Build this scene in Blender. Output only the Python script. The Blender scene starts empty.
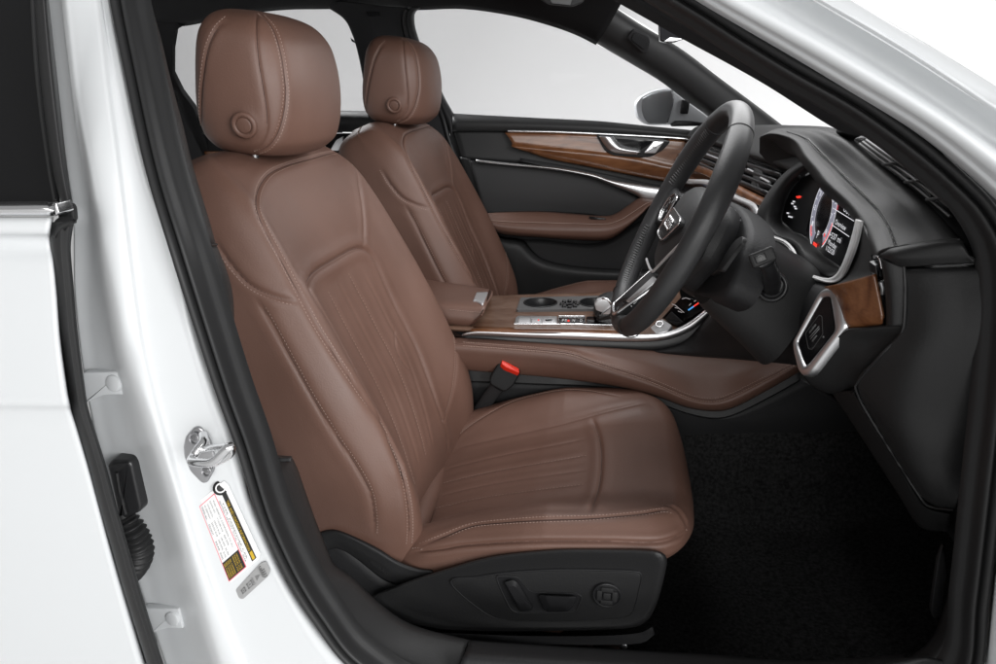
import bpy, bmesh, math, random
import numpy as np
from mathutils import Vector, Matrix
from mathutils.bvhtree import BVHTree
from mathutils.kdtree import KDTree

random.seed(7)
scene = bpy.context.scene
COL = scene.collection

# ---------------------------------------------------------------- camera model
# X = forward along the car, Y = across the car (away from the open door), Z = up.
FPX, PITCH, YAW, EYE = 720.0, math.radians(19.6), math.radians(8.8), 1.0
CR = np.array((math.cos(YAW), math.sin(YAW), 0.0))
CF = np.array((-math.sin(YAW) * math.cos(PITCH), math.cos(YAW) * math.cos(PITCH), -math.sin(PITCH)))
CU = np.array((-math.sin(YAW) * math.sin(PITCH), math.cos(YAW) * math.sin(PITCH), math.cos(PITCH)))
CO = np.array((0.0, 0.0, EYE))


def W(px, py, Y):
    """point of the photograph's line of sight at the distance Y across the car"""
    d = CF + (px - 498.0) / FPX * CR + (332.0 - py) / FPX * CU
    return CO + d * (Y / d[1])


def WZ(px, py, z):
    d = CF + (px - 498.0) / FPX * CR + (332.0 - py) / FPX * CU
    return CO + d * ((z - EYE) / d[2])


def proj(V):
    V = np.asarray(V) - CO
    c = V @ CF
    return np.stack([498 + FPX * (V @ CR) / c, 332 - FPX * (V @ CU) / c], -1)


# ---------------------------------------------------------------- curve helpers
def cr(pts, n, closed=False):
    """Catmull-Rom through pts (any dimension), n samples even along the chord"""
    P = np.array(pts, float)
    if closed:
        P = np.vstack([P, P[:1]])
    if len(P) == 2:
        t = np.linspace(0, 1, n)[:, None]
        return P[0] * (1 - t) + P[1] * t
    d = np.sqrt((np.diff(P, axis=0) ** 2).sum(1)) ** 0.5 + 1e-9
    T = np.concatenate([[0], np.cumsum(d)])
    if closed:
        M = np.empty_like(P)
        tm, tp = d[-1], d[0]
        M[1:-1] = (P[2:] - P[:-2]) / (T[2:] - T[:-2])[:, None]
        M[0] = M[-1] = (P[1] - P[-2]) / (tm + tp)
    else:
        M = np.empty_like(P)
        M[1:-1] = (P[2:] - P[:-2]) / (T[2:] - T[:-2])[:, None]
        M[0] = (P[1] - P[0]) / d[0]
        M[-1] = (P[-1] - P[-2]) / d[-1]

    def ev(t):
        i = np.clip(np.searchsorted(T, t, side='right') - 1, 0, len(P) - 2)
        h = d[i][:, None]
        s = ((t - T[i]) / d[i])[:, None]
        return ((2 * s ** 3 - 3 * s ** 2 + 1) * P[i] + (s ** 3 - 2 * s ** 2 + s) * h * M[i]
                + (-2 * s ** 3 + 3 * s ** 2) * P[i + 1] + (s ** 3 - s ** 2) * h * M[i + 1])
    tt = np.linspace(0, T[-1], 40 * len(P))
    Q = ev(tt)
    L = np.concatenate([[0], np.cumsum(np.sqrt((np.diff(Q, axis=0) ** 2).sum(1)))])
    want = np.linspace(0, L[-1], n + 1 if closed else n)
    if closed:
        want = want[:-1]
    return ev(np.interp(want, L, tt))


def pl(pts, n):
    P = np.array(pts, float)
    L = np.concatenate([[0], np.cumsum(np.sqrt((np.diff(P, axis=0) ** 2).sum(1)))])
    w = np.linspace(0, L[-1], n)
    return np.stack([np.interp(w, L, P[:, k]) for k in range(P.shape[1])], -1)


def rounded(pts, r=3.0, k=5):
    """polygon with its corners rounded by about r (same units as pts)"""
    P = [np.array(p, float) for p in pts]
    out = []
    n = len(P)
    for i in range(n):
        a, b, c = P[i - 1], P[i], P[(i + 1) % n]
        la, lc = np.linalg.norm(a - b), np.linalg.norm(c - b)
        ra, rc = min(r, la * .45), min(r, lc * .45)
        s, e = b + (a - b) / la * ra, b + (c - b) / lc * rc
        for j in range(k + 1):
            t = j / k
            out.append((1 - t) ** 2 * s + 2 * t * (1 - t) * b + t * t * e)
    return np.array(out)


def mapY(P):
    return np.array([W(p[0], p[1], p[2]) for p in P])


def ap(pts, Y):
    """pixel outline with a depth: number or function of (px, py)"""
    if callable(Y):
        return [(p[0], p[1], Y(p[0], p[1])) for p in pts]
    return [(p[0], p[1], Y) for p in pts]


def planeY(a, b, c):
    """depth function of the plane through three (px,py,Y) points"""
    A, B, C = W(*a), W(*b), W(*c)
    nrm = np.cross(B - A, C - A)
    k = nrm @ (A - CO)

    def f(px, py):
        d = CF + (px - 498.0) / FPX * CR + (332.0 - py) / FPX * CU
        return d[1] * (k / (nrm @ d))
    return f


# ---------------------------------------------------------------- objects
BASE = {}


def tag(o, label=None, cat=None, group=None, kind=None):
    if label: o['label'] = label
    if cat: o['category'] = cat
    if group: o['group'] = group
    if kind: o['kind'] = kind
    return o


def thing(name, loc, label, cat, group=None):
    o = bpy.data.objects.new(name, None)
    o.empty_display_size = .05
    COL.objects.link(o)
    o.location = loc
    BASE[o.name] = np.array(loc, float)
    return tag(o, label, cat, group, 'thing')


def obj(name, verts, faces, mat, parent=None, smooth=True, label=None):
    verts = np.asarray(verts, float)
    base = BASE[parent.name] if parent is not None else np.zeros(3)
    me = bpy.data.meshes.new(name)
    me.from_pydata((verts - base).tolist(), [], [list(map(int, f)) for f in faces])
    me.update()
    o = bpy.data.objects.new(name, me)
    COL.objects.link(o)
    if parent is not None:
        o.parent = parent
    BASE[o.name] = base
    me.materials.append(mat)
    if smooth:
        me.polygons.foreach_set('use_smooth', [True] * len(me.polygons))
    if label: o['label'] = label
    return o


def auto(o, ang=35):
    """sharp shading across edges steeper than ang"""
    me = o.data
    bm = bmesh.new(); bm.from_mesh(me)
    lim = math.radians(ang)
    for e in bm.edges:
        if len(e.link_faces) == 2:
            e.smooth = e.calc_face_angle(0) < lim
    bm.to_mesh(me); bm.free()
    return o


class MB:
    """collects shapes into one mesh"""
    def __init__(self):
        self.v, self.f = [], []

    def add(self, V, F):
        o = len(self.v)
        self.v.extend([tuple(map(float, p)) for p in V])
        self.f.extend([[int(i) + o for i in f] for f in F])
        return self

    def build(self, name, mat, parent=None, smooth=True, ang=None, label=None):
        o = obj(name, np.array(self.v), self.f, mat, parent, smooth, label)
        if ang: auto(o, ang)
        return o


def grid_faces(n, m, wrap_n=False, wrap_m=False):
    F = []
    for i in range(n if wrap_n else n - 1):
        for j in range(m if wrap_m else m - 1):
            a, b = i * m + j, i * m + (j + 1) % m
            c, d = ((i + 1) % n) * m + (j + 1) % m, ((i + 1) % n) * m + j
            F.append((a, b, c, d))
    return F


def loft_grid(curves, n=40, m=6, lin=False, along=None):
    """curves: lists of (px,py,Y); returns world grid (rows along the curves)"""
    R = []
    for c in curves:
        R.append((pl if along == 'pl' else cr)(c, n))
    R = np.array(R)                                   # k,n,3
    k = len(R)
    cols = []
    for j in range(n):
        sec = R[:, j, :]
        if lin or k == 2:
            q = []
            for a in range(k - 1):
                for s in range(m):
                    q.append(sec[a] + (sec[a + 1] - sec[a]) * s / m)
            q.append(sec[-1])
            q = np.array(q)
        else:
            q = cr(sec, (k - 1) * m + 1)
        cols.append(q)
    G = np.array(cols)                                # n,mm,3
    n_, mm, _ = G.shape
    return np.array([[W(*G[i, j]) for j in range(mm)] for i in range(n_)])


def grid_obj(G, name, mat, parent, th=.004, toward=None, smooth=True, ang=None, label=None):
    n, m, _ = G.shape
    V = G.reshape(-1, 3)
    F = grid_faces(n, m)
    a, b, c = V[[f[0] for f in F]], V[[f[1] for f in F]], V[[f[3] for f in F]]
    N = np.cross(b - a, c - a)
    view = (CO if toward is None else np.array(toward)) - a
    if (N * view).sum() < 0:
        F = [f[::-1] for f in F]
    o = obj(name, V, F, mat, parent, smooth, label)
    if ang: auto(o, ang)
    if th:
        s = o.modifiers.new('thickness', 'SOLIDIFY')
        s.thickness = th; s.offset = -1.0
    return o


def loft(curves, name, mat, parent, n=40, m=6, lin=False, along=None, th=.004, ang=None, label=None):
    return grid_obj(loft_grid(curves, n, m, lin, along), name, mat, parent, th, ang=ang, label=label)


def plate_data(outline, th=.01, bev=.0015, seg=3, back=None):
    """outline: (k,3) world points, nearly flat and seen from the camera; a slab of thickness th going away from the camera"""
    P = np.array(outline, float)
    c = P.mean(0)
    nrm = np.zeros(3)
    for i in range(len(P)):
        nrm += np.cross(P[i] - c, P[(i + 1) % len(P)] - c)
    nrm /= np.linalg.norm(nrm)
    if nrm @ (CO - c) < 0:
        P = P[::-1]; nrm = -nrm
    k = len(P)
    # inward direction in the plane for the bevel
    T = np.roll(P, -1, 0) - np.roll(P, 1, 0)
    T /= np.linalg.norm(T, axis=1)[:, None] + 1e-12
    inw = np.cross(nrm, T)
    V, F = [], []
    for s in range(seg + 1):
        a = math.pi / 2 * s / seg
        V.append(P + inw * bev * (1 - math.cos(math.pi / 2 - a)) - nrm * bev * (1 - math.sin(math.pi / 2 - a)) if bev else P)
        if not bev: break
    rows = V if bev else [P]
    rows = rows + [P - nrm * max(th, bev * 1.2)]
    V = np.vstack(rows)
    for r in range(len(rows) - 1):
        for i in range(k):
            j = (i + 1) % k
            F.append((r * k + i, (r + 1) * k + i, (r + 1) * k + j, r * k + j))
    F.append(list(range(k)))
    F.append(list(range((len(rows) - 1) * k, len(rows) * k))[::-1])
    return V, F


def plate(pts, Y, name, mat, parent, th=.01, bev=.0015, r=0, spl=0, ang=35, label=None, lift=0):
    """slab from a pixel outline at depth Y (number, plane function, or per-point)"""
    P = pts
    if r: P = rounded([p[:2] for p in pts], r)
    if spl: P = cr([p[:2] for p in pts], spl, True)
    if Y is not None:
        P = ap(P, Y)
    Q = mapY(P)
    if lift:
        c = Q.mean(0); d = CO - c
        Q = Q + d / np.linalg.norm(d) * lift
    V, F = plate_data(Q, th, bev)
    o = obj(name, V, F, mat, parent, True, label)
    return auto(o, ang)


def plateMB(mb, pts, Y, th=.01, bev=.0015, r=0, spl=0):
    P = pts
    if r: P = rounded([p[:2] for p in pts], r)
    if spl: P = cr([p[:2] for p in pts], spl, True)
    if Y is not None: P = ap(P, Y)
    V, F = plate_data(mapY(P), th, bev)
    mb.add(V, F)


def tube_data(path, r, n=10, closed=False, flat=None, up=None, cap=True):
    """round or oval tube along world points; flat=(rx, ry) with ry along up"""
    P = np.asarray(path, float)
    k = len(P)
    if closed:
        T = np.roll(P, -1, 0) - np.roll(P, 1, 0)
    else:
        T = np.gradient(P, axis=0)
    T /= np.linalg.norm(T, axis=1)[:, None] + 1e-12
    V, F = [], []
    ref = np.array((0, 0, 1.0)) if up is None else np.array(up, float)
    rr = np.broadcast_to(np.asarray(r, float), (k,)) if flat is None else None
    last = None
    for i in range(k):
        t = T[i]
        if up is None and last is not None:
            u = last - t * (last @ t)
        else:
            u = ref - t * (ref @ t)
            if np.linalg.norm(u) < 1e-4: u = np.cross(t, (1, 0, 0))
        u /= np.linalg.norm(u)
        last = u
        s = np.cross(t, u)
        a, b = (rr[i], rr[i]) if flat is None else flat
        for j in range(n):
            w = 2 * math.pi * j / n
            V.append(P[i] + s * a * math.cos(w) + u * b * math.sin(w))
    for i in range(k if closed else k - 1):
        for j in range(n):
            F.append((i * n + j, i * n + (j + 1) % n, ((i + 1) % k) * n + (j + 1) % n, ((i + 1) % k) * n + j))
    if cap and not closed:
        F.append(list(range(n))[::-1])
        F.append(list(range((k - 1) * n, k * n)))
    return V, F


def tube(path, r, name, mat, parent, n=10, closed=False, flat=None, up=None, label=None):
    V, F = tube_data(path, r, n, closed, flat, up)
    o = obj(name, V, F, mat, parent, True, label)
    return auto(o, 60)


def ptube(px, r, name, mat, parent, k=40, n=10, closed=False, lin=False, flat=None, up=None, label=None):
    """tube along (px,py,Y) control points"""
    P = pl(px, k) if lin else cr(px, k, closed)
    return tube(mapY(P), r, name, mat, parent, n, closed, flat, up, label)


def ring_data(outer, inner, depth, bev=.002):
    """frame between two outlines of equal count (world), front rounded, sides going back along view-facing normal"""
    A, B = np.array(outer, float), np.array(inner, float)
    c = A.mean(0)
    nrm = np.zeros(3)
    for i in range(len(A)):
        nrm += np.cross(A[i] - c, A[(i + 1) % len(A)] - c)
    nrm /= np.linalg.norm(nrm)
    if nrm @ (CO - c) < 0: nrm = -nrm
    rows = [A - nrm * depth, A - nrm * bev, A * .85 + B * .15 - nrm * bev * .25, A * .5 + B * .5, A * .15 + B * .85 - nrm * bev * .25, B - nrm * bev, B - nrm * depth]
    k = len(A)
    V = np.vstack(rows)
    F = grid_faces(len(rows), k, False, True)
    # orientation
    f = F[2 * k]
    nn = np.cross(V[f[1]] - V[f[0]], V[f[3]] - V[f[0]])
    if nn @ nrm < 0: F = [q[::-1] for q in F]
    return V, F


def ring(outer, inner, Y, name, mat, parent, depth=.01, bev=.002, n=80, r=4, label=None):
    def res(pts):
        P = rounded(pts, r)
        P = np.vstack([P, P[:1]])
        return pl(P, n + 1)[:-1]
    A, B = res(outer), res(inner)
    V, F = ring_data(mapY(ap(A, Y)), mapY(ap(B, Y)), depth, bev)
    return obj(name, V, F, mat, parent, True, label)


def box_data(c, half, ax=None, bev=.003, seg=2):
    bm = bmesh.new()
    bmesh.ops.create_cube(bm, size=1)
    bmesh.ops.scale(bm, vec=Vector(half) * 2, verts=bm.verts)
    if bev:
        bmesh.ops.bevel(bm, geom=bm.edges[:], offset=min(bev, min(half) * .9), segments=seg, profile=.6, affect='EDGES')
    R = np.array(ax, float).T if ax is not None else np.eye(3)
    V = [R @ np.array(v.co) + np.array(c) for v in bm.verts]
    bm.verts.index_update()
    F = [[v.index for v in f.verts] for f in bm.faces]
    bm.free()
    return V, F


def cyl_data(c, axis, r, h, n=32, bev=.0):
    """disc-like solid whose front face centre is c, going back along -axis"""
    a = np.array(axis, float); a /= np.linalg.norm(a)
    u = np.cross(a, (0, 0, 1.0))
    if np.linalg.norm(u) < 1e-3: u = np.cross(a, (1.0, 0, 0))
    u /= np.linalg.norm(u); w = np.cross(a, u)
    prof = [(r - bev, 0), (r - bev * .3, -bev * .3), (r, -bev), (r, -h)] if bev else [(r, 0), (r, -h)]
    V, F = [], []
    for rad, z in prof:
        for j in range(n):
            t = 2 * math.pi * j / n
            V.append(np.array(c) + a * z + (u * math.cos(t) + w * math.sin(t)) * rad)
    k = len(prof)
    for i in range(k - 1):
        for j in range(n):
            F.append((i * n + j, (i + 1) * n + j, (i + 1) * n + (j + 1) % n, i * n + (j + 1) % n))
    F.append(list(range(n)))
    F.append(list(range((k - 1) * n, k * n))[::-1])
    return V, F


def torus_data(c, axis, R, r, n=48, m=10):
    a = np.array(axis, float); a /= np.linalg.norm(a)
    u = np.cross(a, (0, 0, 1.0))
    if np.linalg.norm(u) < 1e-3: u = np.cross(a, (1.0, 0, 0))
    u /= np.linalg.norm(u); w = np.cross(a, u)
    P = [np.array(c) + R * (u * math.cos(t) + w * math.sin(t)) for t in np.linspace(0, 2 * math.pi, n, endpoint=False)]
    return tube_data(P, r, m, True, up=a) if False else tube_data(P, r, m, True)


# ---------------------------------------------------------------- lettering
_TXT = {}


def text_data(s):
    if s in _TXT: return _TXT[s]
    cu = bpy.data.curves.new('lettering_source', 'FONT')
    cu.body = s
    cu.size = 1.0
    cu.resolution_u = 2
    o = bpy.data.objects.new('lettering_source', cu)
    COL.objects.link(o)
    dg = bpy.context.evaluated_depsgraph_get()
    me = o.evaluated_get(dg).to_mesh()
    V = np.array([v.co for v in me.vertices]) if len(me.vertices) else np.zeros((0, 3))
    F = [list(p.vertices) for p in me.polygons]
    o.evaluated_get(dg).to_mesh_clear()
    bpy.data.objects.remove(o); bpy.data.curves.remove(cu)
    _TXT[s] = (V, F)
    return V, F


def write(mb, s, a, b, c, lift=.0006, cap=.70):
    """letters s filling the baseline a->b with cap height a->c (world points), lifted to the camera"""
    V, F = text_data(s)
    if not len(V): return
    a, b, c = np.array(a), np.array(b), np.array(c)
    x0, x1 = V[:, 0].min(), V[:, 0].max()
    U = (b - a) / max(x1 - x0, 1e-6)
    H = (c - a) / cap
    d = CO - a
    n = np.cross(b - a, c - a); n /= np.linalg.norm(n)
    if n @ d < 0: n = -n
    Q = a + (V[:, :1] - x0) * U + V[:, 1:2] * H + n * lift
    mb.add(Q, F)


def pwrite(mb, s, a, b, c, Y, lift=.0006, cap=.70):
    f = Y if callable(Y) else (lambda x, y: Y)
    write(mb, s, W(*a, f(*a)), W(*b, f(*b)), W(*c, f(*c)), lift, cap)

# ---------------------------------------------------------------- materials
def mat(name, col, rough=.5, metal=0.0, spec=.5, coat=0.0, grain=None, var=None, emit=None, sheen=0.0, mott=None):
    m = bpy.data.materials.new(name)
    m.use_nodes = True
    nt = m.node_tree
    b = nt.nodes['Principled BSDF']
    b.inputs['Base Color'].default_value = (*col, 1)
    b.inputs['Roughness'].default_value = rough
    b.inputs['Metallic'].default_value = metal
    b.inputs['Specular IOR Level'].default_value = spec
    b.inputs['Coat Weight'].default_value = coat
    b.inputs['Coat Roughness'].default_value = .06
    if sheen:
        b.inputs['Sheen Weight'].default_value = sheen
        b.inputs['Sheen Roughness'].default_value = .5
    if emit:
        b.inputs['Emission Color'].default_value = (*emit[0], 1)
        b.inputs['Emission Strength'].default_value = emit[1]
    tc = nt.nodes.new('ShaderNodeTexCoord')
    if grain:                                   # (scale, strength, distance[, kind])
        if len(grain) > 3 and grain[3] == 'cell':
            t = nt.nodes.new('ShaderNodeTexVoronoi'); t.feature = 'SMOOTH_F1'
            t.inputs['Scale'].default_value = grain[0]
            out = t.outputs['Distance']
        else:
            t = nt.nodes.new('ShaderNodeTexNoise')
            t.inputs['Scale'].default_value = grain[0]
            t.inputs['Detail'].default_value = 3
            out = t.outputs['Fac']
        nt.links.new(tc.outputs['Object'], t.inputs['Vector'])
        bp = nt.nodes.new('ShaderNodeBump')
        bp.inputs['Strength'].default_value = grain[1]
        bp.inputs['Distance'].default_value = grain[2]
        nt.links.new(out, bp.inputs['Height'])
        nt.links.new(bp.outputs['Normal'], b.inputs['Normal'])
    if var:                                     # (scale, amount): soft variation of the tone
        t = nt.nodes.new('ShaderNodeTexNoise')
        t.inputs['Scale'].default_value = var[0]
        t.inputs['Detail'].default_value = 4
        nt.links.new(tc.outputs['Object'], t.inputs['Vector'])
        r = nt.nodes.new('ShaderNodeMapRange')
        r.inputs['From Min'].default_value = .3; r.inputs['From Max'].default_value = .7
        r.inputs['To Min'].default_value = 1 - var[1]; r.inputs['To Max'].default_value = 1 + var[1]
        nt.links.new(t.outputs['Fac'], r.inputs['Value'])
        mx = nt.nodes.new('ShaderNodeVectorMath'); mx.operation = 'SCALE'
        mx.inputs[0].default_value = col
        nt.links.new(r.outputs['Result'], mx.inputs['Scale'])
        nt.links.new(mx.outputs['Vector'], b.inputs['Base Color'])
        r2 = nt.nodes.new('ShaderNodeMapRange')
        r2.inputs['From Min'].default_value = .3; r2.inputs['From Max'].default_value = .7
        r2.inputs['To Min'].default_value = rough * .9; r2.inputs['To Max'].default_value = min(1, rough * 1.1)
        nt.links.new(t.outputs['Fac'], r2.inputs['Value'])
        nt.links.new(r2.outputs['Result'], b.inputs['Roughness'])
    return m


def wood_mat(name, ramp=((.062, .019, .007), (.140, .054, .021), (.215, .092, .040)), coat=.35):
    m = mat(name, (.2, .09, .04), .30, coat=coat)
    nt = m.node_tree
    b = nt.nodes['Principled BSDF']
    tc = nt.nodes.new('ShaderNodeTexCoord')
    mp = nt.nodes.new('ShaderNodeMapping')
    mp.inputs['Scale'].default_value = (3.0, 6, 9)
    nt.links.new(tc.outputs['Object'], mp.inputs['Vector'])
    n1 = nt.nodes.new('ShaderNodeTexNoise')
    n1.inputs['Scale'].default_value = 3.0; n1.inputs['Detail'].default_value = 6; n1.inputs['Distortion'].default_value = 1.4
    nt.links.new(mp.outputs['Vector'], n1.inputs['Vector'])
    mp2 = nt.nodes.new('ShaderNodeMapping')
    mp2.inputs['Scale'].default_value = (18, 120, 220)
    nt.links.new(tc.outputs['Object'], mp2.inputs['Vector'])
    n2 = nt.nodes.new('ShaderNodeTexNoise')
    n2.inputs['Scale'].default_value = 1.6; n2.inputs['Detail'].default_value = 4
    nt.links.new(mp2.outputs['Vector'], n2.inputs['Vector'])
    ad = nt.nodes.new('ShaderNodeMath'); ad.operation = 'MULTIPLY_ADD'
    ad.inputs[1].default_value = .35
    nt.links.new(n2.outputs['Fac'], ad.inputs[0]); nt.links.new(n1.outputs['Fac'], ad.inputs[2])
    rp = nt.nodes.new('ShaderNodeValToRGB')
    rp.color_ramp.elements[0].position = .42; rp.color_ramp.elements[0].color = (*ramp[0], 1)
    rp.color_ramp.elements[1].position = .92; rp.color_ramp.elements[1].color = (*ramp[2], 1)
    e = rp.color_ramp.elements.new(.66); e.color = (*ramp[1], 1)
    nt.links.new(ad.outputs[0], rp.inputs['Fac'])
    nt.links.new(rp.outputs['Color'], b.inputs['Base Color'])
    return m


def glass_mat(name, tint=.8, ior=1.25):
    m = bpy.data.materials.new(name)
    m.use_nodes = True
    nt = m.node_tree
    nt.nodes.clear()
    o = nt.nodes.new('ShaderNodeOutputMaterial')
    t = nt.nodes.new('ShaderNodeBsdfTransparent'); t.inputs['Color'].default_value = (tint, tint, tint * 1.005, 1)
    g = nt.nodes.new('ShaderNodeBsdfGlossy'); g.inputs['Roughness'].default_value = .02
    mx = nt.nodes.new('ShaderNodeMixShader')
    fr = nt.nodes.new('ShaderNodeFresnel'); fr.inputs['IOR'].default_value = ior
    nt.links.new(fr.outputs['Fac'], mx.inputs['Fac'])
    nt.links.new(t.outputs[0], mx.inputs[1]); nt.links.new(g.outputs[0], mx.inputs[2])
    nt.links.new(mx.outputs[0], o.inputs['Surface'])
    return m


M = {
    'leather': mat('brown leather', (.132, .068, .049), .56, spec=.62, grain=(480, .30, .0006, 'cell'), var=(9, .07)),
    'buckle': mat('matt black buckle plastic', (.0075, .0075, .0078), .6, spec=.22),
    'seam': mat('dark seam shadow line', (.045, .020, .014), .7),
    'thread': mat('pale brown thread', (.34, .24, .20), .7),
    'charcoal': mat('charcoal soft plastic', (.0225, .0225, .023), .55, spec=.33, grain=(420, .30, .0006, 'cell'), var=(12, .06)),
    'seat_trim': mat('black grained seat trim', (.014, .014, .0145), .5, spec=.36, grain=(420, .30, .0006, 'cell')),
    'charcoal_dark': mat('dark charcoal plastic', (.017, .017, .018), .6, spec=.3, grain=(330, .35, .0008, 'cell')),
    'hood': mat('charcoal stitched leatherette', (.0130, .0130, .0133), .54, spec=.33, grain=(620, .25, .0005, 'cell')),
    'wheel': mat('smooth black wheel leather', (.026, .026, .027), .42, spec=.42, grain=(420, .25, .0005, 'cell')),
    'fabric': mat('charcoal roof fabric', (.022, .022, .023), .95, spec=.1, grain=(900, .25, .0006)),
    'insert': mat('padded charcoal door cloth', (.045, .045, .046), .8, spec=.2, grain=(900, .2, .0006)),
    'rubber': mat('black rubber', (.016, .016, .0165), .5, spec=.33),
    'carpet': mat('black carpet', (.0210, .0210, .0212), 1.0, spec=.04, grain=(260, .8, .004), var=(150, .55)),
    'gloss': mat('gloss black plastic', (.006, .006, .007), .12, spec=.5),
    'satin_black': mat('satin black plastic', (.016, .016, .017), .33, spec=.45),
    'chrome': mat('satin chrome', (.78, .78, .79), .2, metal=1.0),
    'silver': mat('brushed silver', (.78, .78, .79), .36, metal=1.0),
    'silver_paint': mat('silver painted plastic', (.66, .66, .67), .30, metal=.55),
    'bright_paint': mat('bright silver plastic', (.80, .80, .80), .35, metal=.15),
    'mirror_paint': mat('pale silver mirror paint', (.80, .82, .84), .35, spec=.5),
    'tray': mat('grey tray plastic', (.10, .10, .101), .4, spec=.4),
    'wheel_thread': mat('grey wheel thread', (.06, .06, .06), .6),
    'steel': mat('stamped steel', (.42, .42, .43), .28, metal=1.0),
    'white': mat('white car paint', (.60, .615, .625), .42, spec=.35, coat=.2),
    'wood': wood_mat('brown ash wood'),
    'wood_matt': wood_mat('open-pored grey brown ash', ((.085, .040, .024), (.130, .074, .050), (.175, .110, .080)), .0),
    'glass': glass_mat('window glass', .80),
    'glass_clear': glass_mat('windscreen glass', .80, 1.06),
    'tint': mat('dark tinted glass', (.006, .006, .0065), .12, spec=.28),
    'mirror': mat('mirror glass', (.36, .37, .38), .22, metal=.6),
    'screen': mat('black display glass', (.003, .003, .004), .25, spec=.2),
    'lit_white': mat('white display lettering', (.02, .02, .02), .5, emit=((.9, .9, .95), .85)),
    'lit_grey': mat('grey display scale', (.05, .05, .06), .5, emit=((.25, .25, .32), .8)),
    'lit_red': mat('red display light', (.05, .0, .0), .5, emit=((1, .05, .03), 1.0)),
    'lit_dkred': mat('dim red display band', (.05, .0, .0), .5, emit=((.35, .02, .04), .8)),
    'lit_blue': mat('blue display light', (.0, .02, .05), .5, emit=((.1, .4, .9), .9)),
    'red': mat('red release button', (.75, .03, .012), .4),
    'print_white': mat('white print', (.55, .55, .55), .5),
    'print_dim': mat('faint grey print', (.045, .045, .045), .6),
    'print_grey': mat('grey print', (.16, .16, .16), .6),
    'print_black': mat('black print', (.012, .012, .012), .6),
    'print_pink': mat('red line print', (.75, .16, .2), .6),
    'print_yellow': mat('yellow print', (.55, .36, .02), .6),
    'paper': mat('white label film', (.80, .80, .80), .4),
    'paper_grey': mat('grey label film', (.30, .30, .30), .45),
    'backdrop': mat('white studio paper', (.86, .86, .86), .9, spec=.1),
}

# ================================================================= FRONT SEATS
YC = 1.15                                     # centre line of the near (driver) seat
SO, SA, SN = np.array((-.315, YC, .27)), np.array((-.4226, 0, .9063)), np.array((.9063, 0, .4226))


class Rows(list):
    """stitched rows, each built as a mesh of its own"""
    def add(self, V, F): self[-1].add(V, F)

    def build(self, name, mat_, parent):
        for r in self:
            if r.v: r.build(name, mat_, parent)


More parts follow.
